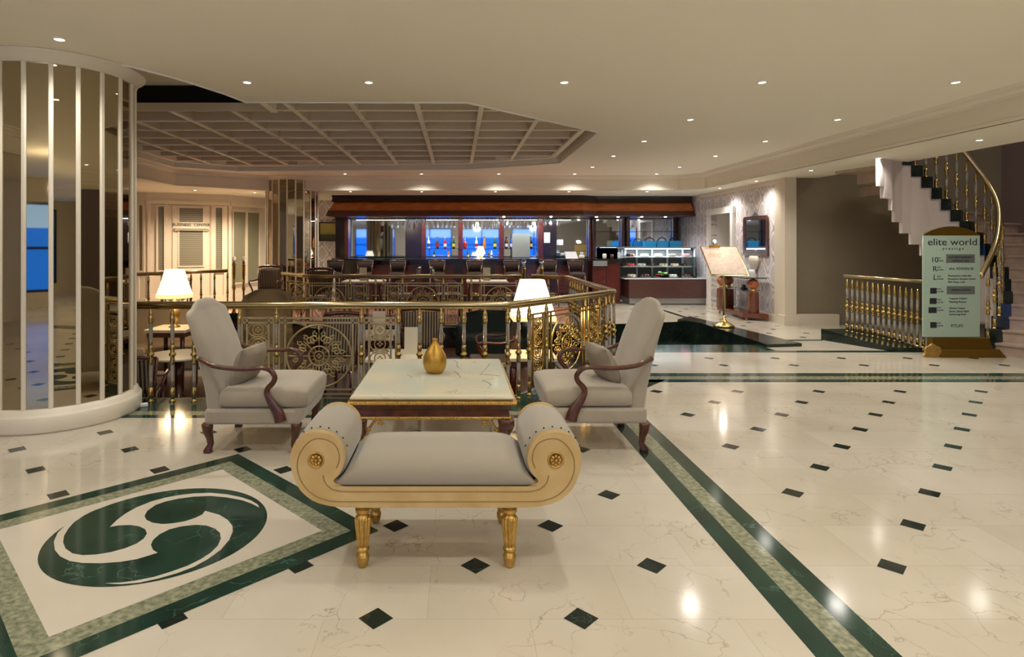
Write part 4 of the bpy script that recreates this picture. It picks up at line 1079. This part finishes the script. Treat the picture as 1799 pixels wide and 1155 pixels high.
ZN = [(712, 'before the left mirror'), (750, 'before the dark cabinet panel'), (808, 'in the bay right of the dark panel'), (880, 'in the middle bay'), (940, 'in the bay before the notice board'), (999, 'at the right end of the rack')]
cnt = {}
for pro, xs_, kd in ((wg, big, 'wine glass'), (fg, small, 'champagne flute')):
    for i, x_ in enumerate(xs_):
        o = pro if i == 0 else pro.copy()
        if i: COL.objects.link(o)
        o.location = (U(x_, 15.3), 15.3+(.15 if i % 2 else 0), 2.145)
        zn = [q for lim, q in ZN if x_ < lim][0]; cnt[(kd, zn)] = cnt.get((kd, zn), 0)+1
        o['label'] = '%s hanging upside down %s, %s from left' % (kd, zn, ORD[cnt[(kd, zn)]-1])
# bottles
def bottle(label, x_, z, cols, h=.31, y=16.36, r=.038, shape=0):
    t = thing('bottle', label, 'bottle', (U(x_, y), y, z), 0, 'bottles on the back bar')
    k = h/.31
    m = MB(); m.lathe([(r*.9, 0), (r, .01), (r, .17*k), (r*.8, .2*k), (.013, .235*k), (.013, .285*k)], 14); m.build('glass_body', cols[0], t)
    m = MB(); m.lathe([(r+.0015, .05*k), (r+.0015, .13*k)], 14, False); m.build('paper_label', cols[1], t)
    m = MB(); m.lathe([(.015, .28*k), (.015, .31*k)], 10); m.build('cap', cols[2], t)
for n_, c_ in (('b_white', (220, 215, 220)), ('b_red', (170, 40, 30)), ('b_green', (24, 80, 50)), ('b_amber', (190, 110, 40)), ('b_black', (24, 20, 22)), ('b_clear', (190, 205, 220)), ('b_brown', (92, 50, 30)), ('b_yellow', (220, 190, 70)), ('b_blue', (40, 90, 180))):
    M[n_] = mat('bottle_'+n_[2:], c_, .12)
BT = [('white bottle, leftmost on the back bar shelf', 753, ('b_white', 'b_blue', 'b_white')), ('brown bottle with red label, second on the left back bar shelf', 768, ('b_brown', 'b_red', 'b_red')), ('red and white bottle with white cap on the left back bar shelf', 782, ('b_red', 'b_white', 'b_white')), ('green-grey bottle beside the second post of the back bar', 797, ('b_green', 'b_yellow', 'b_clear')),
      ('squat red bottle just right of the second back bar post', 817, ('b_red', 'b_red', 'b_white')), ('clear bottle with red label left of the bar lamp', 837, ('b_clear', 'b_red', 'b_white')), ('amber bottle right of the bar lamp', 851, ('b_amber', 'b_amber', 'b_brown')), ('green bottle with yellow label left of the third back bar post', 870, ('b_green', 'b_yellow', 'b_yellow')),
      ('brown bottle right of the third back bar post', 890, ('b_brown', 'b_white', 'b_black')), ('black bottle with gold label, rightmost on the back bar shelf', 933, ('b_black', 'b_yellow', 'b_black')), ('blue bottle behind the third hanging glass group', 899, ('b_blue', 'b_white', 'b_blue'))]
for lb, x_, c_ in BT: bottle(lb, x_, 1.346, c_, .32 if x_ != 817 else .27, r=.038 if x_ != 817 else .05)
for lb, x_, c_ in [('small dark bottle standing on the bar back ledge at left', 762, ('b_green', 'b_white', 'b_black')), ('small amber bottle standing on the bar back ledge at left centre', 788, ('b_amber', 'b_white', 'b_black')), ('small green bottle standing on the bar back ledge at centre', 822, ('b_green', 'b_yellow', 'b_black')), ('small clear bottle standing on the bar back ledge right of the lamp', 864, ('b_clear', 'b_blue', 'b_white'))]:
    bottle(lb, x_, 1.10, c_, .2, y=16.3, r=.028)
t = table_lamp('small lit lamp with white shade on the back bar ledge', (U(845, 16.1), 16.12, 1.0), False); t.scale = (.55, .55, .55)
m = MB(); m.box(-.24, .24, -.003, 0, 0, .62); tag(m.build('notice_board', 'boardgrey', None, (U(915, 16.28), 16.22, 1.12)), 'pale grey board leaning on the back bar below the hanging glasses', 'board')
m = MB(); m.box(-.08, .08, -.004, 0, 0, .28); tag(m.build('framed_notice', 'paper', None, (U(962, 16.2), 16.3, 1.5)), 'white framed notice on the dark panel of the back bar', 'notice')
m = MB(); m.box(-.11, .11, -.004, 0, 0, .15); tag(m.build('paper_notice', 'paper', None, (U(984, 16.2), 16.36, 1.44)), 'white sheet of paper fixed to the mirror right of the dark panel', 'notice')
# things on the counter right
t = thing('cash_register', 'white screen of the till standing on the bar counter', 'till', (U(1004, 15.2), 15.15, 1.11))
m = MB(); m.loft([[(-.14, -.02, .0), (.16, -.02, 0), (.16, .1, 0), (-.14, .1, 0)], [(-.17, .06, .17), (.11, .06, .17), (.11, .1, .17), (-.17, .1, .17)]], sm=False); m.build('screen', 'paper', t)
m = MB(); m.bbox(-.1, .12, .1, .28, 0, .10, .01); m.build('body', 'inkgrey', t)
for lb, x_, r, h, c_ in (('white cup stack on the service cabinet, left', 1062, .05, .12, 'white'), ('dark glass jar on the service cabinet', 1075, .04, .11, 'b_brown'), ('clear glass jar with white sugar on the service cabinet', 1088, .045, .16, 'glassware'), ('tall clear glass on the service cabinet beside the pastry case', 1096, .05, .26, 'glassware'), ('round cream bowl on the counter right of the till', 1022, .07, .09, 'heart')):
    m = MB(); m.lathe([(r*.8, 0), (r, .02), (r, h*.8), (r*.7, h), (0, h)], 16); tag(m.build('jar' if 'jar' in lb else 'bowl' if 'bowl' in lb else 'glass' if 'glass' in lb else 'cup_stack', c_, None, (U(x_, 15.1), 15.1, 1.11)), lb, 'tableware')
# painting left of the bar
p = thing('framed_painting', 'dark framed landscape painting with brass picture light left of the bar', 'painting', (U(583, 16.9), 16.96, 1.55))
m = MB(); m.box(-.37, .37, -.03, 0, 0, .03); m.box(-.37, .37, -.03, 0, .50, .53); m.box(-.37, -.34, -.03, 0, .03, .5); m.box(.34, .37, -.03, 0, .03, .5); m.build('frame', 'darkwood', p)
q = NT('landscape_paint'); s_ = q.n('ShaderNodeSeparateXYZ'); q.l(q.coord(), s_.inputs[0]); n_ = q.n('ShaderNodeTexNoise'); n_.inputs['Scale'].default_value = 5; q.l(q.coord(), n_.inputs['Vector'])
q.l(q.ramp(q.math('ADD', s_.outputs[2], q.math('MULTIPLY', n_.outputs[0], .25)), [(.1, lin((60, 62, 40))), (.30, lin((70, 84, 60))), (.36, lin((170, 160, 90))), (.6, lin((190, 170, 100)))]), q.b.inputs['Base Color']); M['landscape'] = q.m
m = MB(); m.box(-.34, .34, -.012, 0, .03, .50); m.build('canvas', 'landscape', p)
m = MB(); m.tube([(-.12, -.1, .60), (.12, -.1, .60)], .018, 8); m.tube([(0, 0, .54), (0, -.1, .60)], .006, 6); m.build('picture_light', 'brass', p)

# ================================================================ PASTRY CASE
pc = thing('pastry_case', 'glass pastry display case on a brown base beside the bar', 'display case', (5.0, 14.65, 0))
x0, x1 = U(1105, 14.65)-5, U(1243, 14.65)-5
m = MB(); m.bbox(x0, x1, 0, .7, .155, .62, .01); m.build('base', 'casebrown' if 'casebrown' in M else 'mahog', pc)
m = MB(); m.box(x0+.02, x1-.02, .03, .68, .02, .155); m.build('kick_plate', 'steel', pc)
m = MB(); m.box(x0-.1, x1, .0, .7, .62, .65); m.build('display_deck', 'led', pc)
m = MB(); m.loft([[(x0-.1, .01, .65), (x1-.25, .01, .65), (x1-.25, .69, .65), (x0-.1, .69, .65)], [(x0-.1, .14, 1.37), (x1-.25, .14, 1.37), (x1-.25, .69, 1.37), (x0-.1, .69, 1.37)]], sm=False); m.build('glass_box', 'glass', pc)
m = MB(); m.box(x0-.12, x1-.23, .12, .70, 1.37, 1.40); m.build('top_board', 'steel', pc)
for z, nm_ in ((.90, 'shelf'), (1.14, 'shelf')):
    m = MB(); m.box(x0-.05, x1-.3, .2, .6, z, z+.012); m.build(nm_, 'led', pc)
m = MB(); m.box(x0-.05, x1-.35, .17, .19, 1.34, 1.365); m.build('light_tube', 'caselight', pc)
for k in range(5):
    xk = x0-.05+(x1-.25-x0)*k/4.3; m = MB(); m.box(xk, xk+.04, .62, .66, .65, 1.36); m.build('rear_frame', 'led', pc)
m = MB(); m.box(x0-.1, x1-.25, .685, .69, .65, 1.36); m.build('rear_pane', 'inkgrey', pc)
for nm_, c_ in (('p_cream', (235, 215, 190)), ('p_choc', (80, 44, 30)), ('p_red', (190, 70, 70)), ('p_green', (110, 160, 80))): M[nm_] = mat('pastry_'+nm_[2:], c_, .6)
def cake(x, y, z, mt, lb, r=.11, h=.06, tall=False):
    t = thing('cake_plate', lb, 'cake', (5+x, 14.65+y, z))
    m = MB(); m.lathe([(.05, 0), (r+.03, .012), (r+.03, .016), (0, .016)], 20, False); m.build('plate', 'white', t)
    m = MB()
    for k in range(6): m.M = T(r*.62*math.cos(k*PI/3), r*.62*math.sin(k*PI/3), .016); m.lathe([(r*.34, 0), (r*.36, h*.7), (r*.2, h), (0, h)], 8)
    m.M = T(0, 0, .016); m.lathe([(r*.3, 0), (r*.3, h), (0, h)], 10); m.build('pastries', mt, t)
i = 0
for z, sh_, nn in ((.65, 'bottom deck', 5), (.912, 'lower shelf', 6), (1.152, 'upper shelf', 5)):
    for k in range(nn):
        cname, mt = [('cream', 'p_cream'), ('chocolate', 'p_choc'), ('pink', 'p_red'), ('cream', 'white'), ('brown', 'p_choc'), ('pale', 'p_cream')][(k+i) % 6]
        xk = x0+.12+(x1-x0-.55)*k/(nn-1)
        cake(xk, .3 if z > .7 else .22, z, mt, 'plate of %s pastries in the display case, %s, %s' % (cname, sh_, ['leftmost', 'second from left', 'third from left', 'fourth from left', 'fifth from left', 'rightmost'][k]))
    i += 2
t = thing('fruit_bowl', 'bowl of green leaves and fruit on the deck of the pastry case', 'bowl', (U(1165, 14.75), 14.82, .65))
m = MB(); m.lathe([(.06, 0), (.16, .05), (.17, .07), (.15, .065), (0, .02)], 20, False); m.build('bowl', 'b_black', t)
m = MB()
for k in range(12): m.sphere((.09*math.cos(k*1.9), .07*math.sin(k*2.3), .08+.02*(k % 3)), .035, 8)
m.build('green_fruit', 'p_green', t)
for k, x_ in enumerate((1142, 1164, 1186)):
    t = thing('gift_basket', 'bright blue tray with dark handle on the pastry case, %s' % ['left', 'middle', 'right'][k], 'basket', (U(x_, 14.9), 14.95, 1.40), 0, 'blue trays on the pastry case')
    m = MB(); m.loft([[(-.13, -.08, 0), (.13, -.08, 0), (.13, .08, 0), (-.13, .08, 0)], [(-.145, -.09, .15), (.145, -.09, .15), (.145, .09, .15), (-.145, .09, .15)]], sm=False); m.build('tray', 'blue', t)
    m = MB(); m.tube([(-.11, 0, .14), (-.08, 0, .2), (0, 0, .235), (.08, 0, .2), (.11, 0, .14)], .014, 8); m.build('handle', 'b_black', t)
area('added_bar_fill', (.2, 16.0, 2.14), (0, 0, 0), 6.0, .06, 85, (.85, .92, 1))  # added area light to brighten bottles and glasses, no fixture behind it
cl_ = area('display_lamp', (U(1165, 14.8), 14.86, 1.33), (0, 0, 0), 1.4, .05, 40, (.85, .93, 1)); cl_.parent = None

# ================================================================ RIGHT: mirror, console, menu stand
wm_ = thing('wall_mirror', 'mahogany framed wall mirror with carved crest above the console', 'mirror', (6.04, 12.2, 1.24))
hw, hh = .50, .80
m = MB(); fw = .075
m.box(-.03, 0, -hw, hw, 0, fw+.03); m.box(-.03, 0, -hw, -hw+fw, fw+.03, hh-fw); m.box(-.03, 0, hw-fw, hw, fw+.03, hh-fw)
m.prism([(-hw, hh-fw), (hw, hh-fw), (hw-.01, hh-.035), (hw-.05, hh), (-hw+.05, hh), (-hw+.01, hh-.035)], -.03, 0, 'x')
m.build('frame', 'armwood', wm_)
m = MB(); m.box(-.012, -.004, -hw+fw, hw-fw, fw+.03, hh-fw); m.build('mirror_glass', 'mirror2', wm_)
m = MB(); m.prism([(-.16, hh), (-.08, hh+.03), (-.04, hh+.07), (0, hh+.10), (.04, hh+.07), (.08, hh+.03), (.16, hh)], -.025, -.005, 'x'); m.build('crest', 'inkgrey', wm_)
co = thing('console_table', 'console with cherry wood pillars, marble balls and glass shelves against the damask wall', 'console', (5.75, 12.35, 0))
m = MB(); m.prism([(-.12, -.55), (.18, -.85), (.18, .85), (-.12, .72)], .05, .13); m.prism([(-.2, -.6), (.2, -.8), (.2, -.4), (-.2, -.4)], 0.05, .14); m.build('plinth', 'console', co)
for x, y in ((.02, -.58), (-.14, .42), (.08, .62)):
    m = MB(); m.lathe([(.11, .13), (.12, .15), (.115, .52), (.12, .54)], 6); p_ = m.build('pillar', 'console', co)
    p_.location = (x, y, 0)
    m = MB(); m.lathe([(.09, .54), (.05, .57), (.07, .60)], 16); o = m.build('collar', 'gold', p_)
    m = MB(); m.sphere((0, 0, .70), .105, 18); m.build('marble_ball', 'marbleball', p_)
m = MB(); m.box(-.22, .22, -.72, .75, .81, .83); m.build('glass_shelf', 'glassedge' if 'glassedge' in M else 'glass', co)
m = MB(); m.box(-.15, .2, -.5, .6, .56, .57); m.build('glass_shelf', 'glass', co)
for x, y in ((-.12, -.6), (-.12, .6)): m = MB(); m.sphere((x, y, .03), .03, 10); m.build('foot', 'gold', co)
m = MB(); m.lathe([(.05, 0), (.06, .02), (.03, .05), (.035, .10), (.09, .2), (.13, .29), (.13, .35), (.09, .39), (.03, .37), (0, .33)], 24, False); o = m.build('heart_vase', 'heart', None, (U(1325, 12.2)-.0, 12.2, .83)); o.scale = (.7, 1.25, 1.05)
tag(o, 'ivory heart-shaped ceramic vase on the console', 'vase')
t = thing('potted_arrangement', 'small dark arrangement with a curved handle on the console, behind the menu stand', 'ornament', (5.75, 12.75, .83))
m = MB(); m.lathe([(.05, 0), (.07, .06), (.05, .14), (.02, .2)], 14); m.build('jug', 'inkgrey', t)
m = MB(); m.tube([(0, .05, .1), (0, .12, .2), (0, .1, .33), (0, .02, .36), (0, 0, .28)], .014, 8); m.build('handle', 'b_blue', t)
m = MB(); m.lathe([(.06, 0), (.08, .03), (.03, .05), (.05, .07), (0, .1)], 14); tag(m.build('dark_ornament', 'b_black', None, (5.75, 12.1, .571)), 'small dark ornament on the lower glass shelf of the console', 'ornament')
m = MB(); m.lathe([(.05, 0), (.055, .1), (.045, .15), (0, .12)], 14, False); tag(m.build('glass_tumbler', 'glassware', None, (5.72, 11.72, .831)), 'clear glass tumbler at the right end of the console', 'glass')
ms = thing('menu_stand', 'brass floor stand with a tilted open menu board and small reading lamp', 'stand', (U(1272, 10.5), 10.5, .045))
m = MB(); m.lathe([(.17, 0), (.175, .02), (.15, .035), (.09, .07), (.05, .10), (.03, .13), (.022, .2)], 28); m.build('base', 'brass', ms)
m = MB(); m.lathe([(.022, .15), (.022, 1.02)], 14); m.build('pole', 'champ', ms)
Mb = Matrix.Translation((.0, .0, 1.14)) @ Matrix.Rotation(math.radians(-18), 4, 'Z') @ Matrix.Rotation(math.radians(-30), 4, 'X')
m = MB(); m.M = Mb; sk = .10
def par(x, z, y): return (x+(-z)*.28, y, z)
for a, b_, mtl, nm_, y in (((-.30, .30), (-.285, .285), 'brass', 'board_frame', .0), ((-.285, .285), (-.27, .27), 'menupage', 'menu_page', -.012)):
    if mtl == 'menupage': M['menupage'] = mat('menu_page', (226, 206, 188), .6, noise=(206, 186, 168), nscale=20)
    m = MB(); m.M = Mb
    m.loft([[par(a[0], b_[0], yy_), par(a[1], b_[0], yy_), par(a[1], b_[1], yy_), par(a[0], b_[1], yy_)] for yy_ in (y-.01, y+.012)], sm=False); m.build(nm_, mtl, ms)
m = MB(); m.M = Mb; m.tube([(-.16, -.02, .30), (-.16, -.08, .36), (-.16, -.10, .30)], .008, 8); m.box(-.24, -.06, -.12, -.08, .22, .25); m.build('reading_lamp', 'olivegold', ms)
m = MB(); m.M = Mb; m.sphere((-.14, -.06, .36), .03, 10); m.build('bulb', 'bulb', ms)
ld = bpy.data.lights.new('lamp_bulb', 'POINT'); ld.energy = 4; ld.color = (1, .85, .7); ld.shadow_soft_size = .03
l = bpy.data.objects.new('lamp_bulb', ld); COL.objects.link(l); l.parent = ms; l.location = (-.1, -.2, 1.5)

# ================================================================ SIGN
DS = 8.05
sg = thing('directory_sign', 'pale green hotel directory sign with arched brass top on a brass base', 'sign', (U(1672, DS), DS, 0))
def sx_(x): return U(x, DS)-U(1672, DS)
def sz(y): return V(y, DS)
m = MB(); m.box(sx_(1621), sx_(1720), -.012, .012, sz(592), sz(412)); m.build('panel', 'signglass', sg)
m = MB(); x0, x1 = sx_(1621), sx_(1720); pts = [(x0+(x1-x0)*k/20, sz(413)+(sz(398)-sz(413))*math.sin(PI*k/20)**.8) for k in range(21)]; m.prism(pts+[(x1, sz(414)), (x0, sz(414))], -.014, .014, 'y'); m.build('arched_top', 'olivegold', sg)
m = MB(); m.loft([[(sx_(1640), -.16, 0), (sx_(1750), -.16, 0), (sx_(1746), .08, 0), (sx_(1640), .08, 0)], [(sx_(1634), -.10, .10), (sx_(1744), -.10, .10), (sx_(1740), .07, .10), (sx_(1634), .07, .10)], [(sx_(1634), -.06, .10), (sx_(1738), -.06, .10), (sx_(1738), .06, .10), (sx_(1634), .06, .10)], [(sx_(1634), -.04, .235), (sx_(1733), -.04, .235), (sx_(1733), .05, .235), (sx_(1634), .05, .235)]], sm=False); m.build('base', 'goldbase' if 'goldbase' in M else 'olivegold', sg)
m = MB(); m.prism(smooth([(sx_(1608), .0), (sx_(1640), 0), (sx_(1640), .13), (sx_(1632), .15), (sx_(1626), .19), (sx_(1621), .15), (sx_(1612), .12), (sx_(1614), .06)], 2), -.13, -.10, 'y'); m.build('base_bracket', 'gold', sg)
def st_(s, x, y, size, mt='ink', sx=1, al='LEFT', sh=0):
    text(s, size, mt, sg, (sx_(x), -.0135, sz(y)), align=al, sx=sx, ext=.0008, shear=sh)
st_('elite world', 1672, 431, .128, 'ink', 1.18, 'CENTER'); st_('p r e s t i g e', 1673, 439, .05, 'ink', 1.1, 'CENTER')
for s, x, y in (('10', 1634, 461), ('R', 1637, 477), ('L', 1638, 492)): st_(s, x, y, .10)
for y in (455, 471, 487, 509, 528, 542, 569): st_('KAT', 1645, y, .028); st_('FLOOR', 1645, y+4.5, .026)
def plate(xa, xb, ya, yb, mt): m = MB(); m.box(sx_(xa), sx_(xb), -.015, -.012, sz(yb), sz(ya)); m.build('plate', mt, sg)
for ya, xa in ((506, 1633), (524, 1632), (540, 1630), (566, 1633)): plate(xa, 1644, ya, ya+10, 'ink')
plate(1661, 1711, 447, 462, 'inkgrey'); plate(1662, 1711, 503, 517, 'inkgrey')
def st2(s, x, y, size, al='LEFT'): text(s, size, 'ink', sg, (sx_(x), -.0165, sz(y)), align=al, ext=.0008)
st2('ALP RESTAURANT', 1686, 454, .04, 'CENTER'); st2('TERRACE BAR', 1686, 460, .036, 'CENTER')
st_('elite  RESIDENCES', 1666, 474, .042); st_('Restaurant, Lobby Bar', 1664, 486, .035); st_('Reception, Business Center', 1664, 491.5, .033); st_('Elite Shop, Café', 1664, 497, .035)
st2('MEETING ROOMS', 1686, 511, .032, 'CENTER')
st_('Toplanti Odalari', 1666, 526, .036); st_('Meeting Rooms', 1666, 532, .036)
st_('Fitness Center', 1666, 543, .036); st_('Sauna, Steam Bath', 1666, 548.5, .036); st_('Swimming Pool', 1666, 554, .036)
st_('FITLIFE', 1669, 575, .055)

# ================================================================ STAIR
inner = {1: (7.1, 8.2), 3: (7.37, 8.3), 5: (7.57, 8.45), 7: (7.68, 8.6), 9: (7.65, 8.75), 11: (7.47, 8.82), 13: (7.25, 8.88), 15: (7.0, 8.92), 17: (6.7, 8.92), 18: (6.54, 8.88), 19: (6.38, 8.8), 20: (6.25, 8.68), 21: (6.12, 8.5), 22: (6.02, 8.3)}
inner[22] = (5.95, 8.5); inner[21] = (6.08, 8.6); ks = sorted(inner)
def ip(k):
    for a, b in zip(ks[:-1], ks[1:]):
        if k <= b: t_ = (k-a)/(b-a); return (inner[a][0]+(inner[b][0]-inner[a][0])*t_, inner[a][1]+(inner[b][1]-inner[a][1])*t_)
    return inner[ks[-1]]
def oang(k): return math.radians(lerp(k, [(0, -60), (1, -55), (9, 12), (13, 50), (17, 90), (22, 150)]))
RI = .165
sw_ = thing('spiral_staircase', 'curved marble staircase with green tread ends and brass balustrade at the right', 'staircase', (7.1, 8.2, 0))
OX, OY = 7.1, 8.2
def op(k, w_): x, y = ip(k); a = oang(k); return (x+w_*math.cos(a), y+w_*math.sin(a))
for k in range(1, 22):
    z = RI*k; a, b_ = ip(k), ip(k+1.0); WD = 1.9 if k < 16 else (1.2 if k < 18 else .3); c_, d_ = op(k+1.0, WD), op(k, WD); ao, bo = op(k, .16), op(k+1, .16)
    m = MB(); m.loft([[(p_[0]-OX, p_[1]-OY, zz_) for p_ in (ao, bo, c_, d_)] for zz_ in (max(0, z-RI), z-.028)], sm=False); m.loft([[(p_[0]-OX, p_[1]-OY, zz_) for p_ in (op(k-.12, .16), bo, c_, op(k-.12, WD))] for zz_ in (z-.028, z)], sm=False); stp = m.build('step', 'stairmarble', sw_)
    m = MB(); m.loft([[(p_[0]-OX, p_[1]-OY, zz_) for p_ in (op(k-.1, -.02), op(k+1, -.02), bo, op(k-.1, .16))] for zz_ in (max(0, z-RI), z+.002)], sm=False); m.build('tread_end', 'black', stp)
    m = MB(); w0, w1 = op(k, .0), op(k+1.0, .0); v0, v1 = op(k, .05), op(k+1, .05)
    zb_ = max(0, z-RI-1.0) if k > 3 else 0
    m.loft([[(p_[0]-OX, p_[1]-OY, zz_) for p_ in (w0, w1, v1, v0)] for zz_ in (zb_, max(.0, z-RI)+.001)], sm=False); m.build('stringer', 'plaster', sw_) if k > 1 else None
    if 8 < k < 15:
        m = MB(); m.loft([[(p_[0]-OX, p_[1]-OY, zz_) for p_ in (w0, w1, op(k+1, .3), op(k, .3))] for zz_ in (zb_, zb_+.03)], sm=False); m.build('soffit', 'plaster', sw_)
hp = spline([ip(max(1, k))+(RI*k+.93,) for k in (.6, 3, 5, 7, 9, 11, 13, 15, 17, 19, 20, 21, 22)], 5)
m = MB(); m.tube([(x-OX, y-OY, z) for x, y, z in hp], .032, 12); m.build('handrail', 'rail', sw_)
for k in range(1, 21):
    x, y = op(k+.4, .05); baluster(sw_, x-OX, y-OY, RI*k, 1.0)
# short balustrade on the green ledge
sr = thing('brass_railing', 'short brass balustrade on the green ledge left of the directory sign', 'railing', (0, 0, 0))
e0, e1 = Vector((5.98, 9.26, .165)), Vector((6.50, 8.42, .06))
m = MB(); m.tube([tuple(e0+Vector((-.03, .03, .83))), tuple(e1+Vector((.05, -.05, .90)))], .024, 10); m.build('handrail', 'rail', sr)
for k in range(15):
    t_ = k/14; p_ = e0+(e1-e0)*t_; baluster(sr, p_.x, p_.y, p_.z-.02, .89)
# plug and cable at the column foot
t = thing('power_plug', 'white power plug with cable lying at the foot of the large mirrored column', 'plug', (U(250, 5.55), 5.52, 0))
m = MB(); m.M = Matrix.Rotation(.5, 4, 'Z'); m.bbox(-.06, .06, -.018, .018, .0, .035, .008); m.build('plug_body', 'white', t)
m = MB(); m.tube(spline([(-.05, -.02, .012), (-.12, -.08, .008), (-.16, -.2, .008), (-.2, -.38, .008), (-.35, -.6, .008)], 5), .006, 6); m.build('cable', 'white', t)
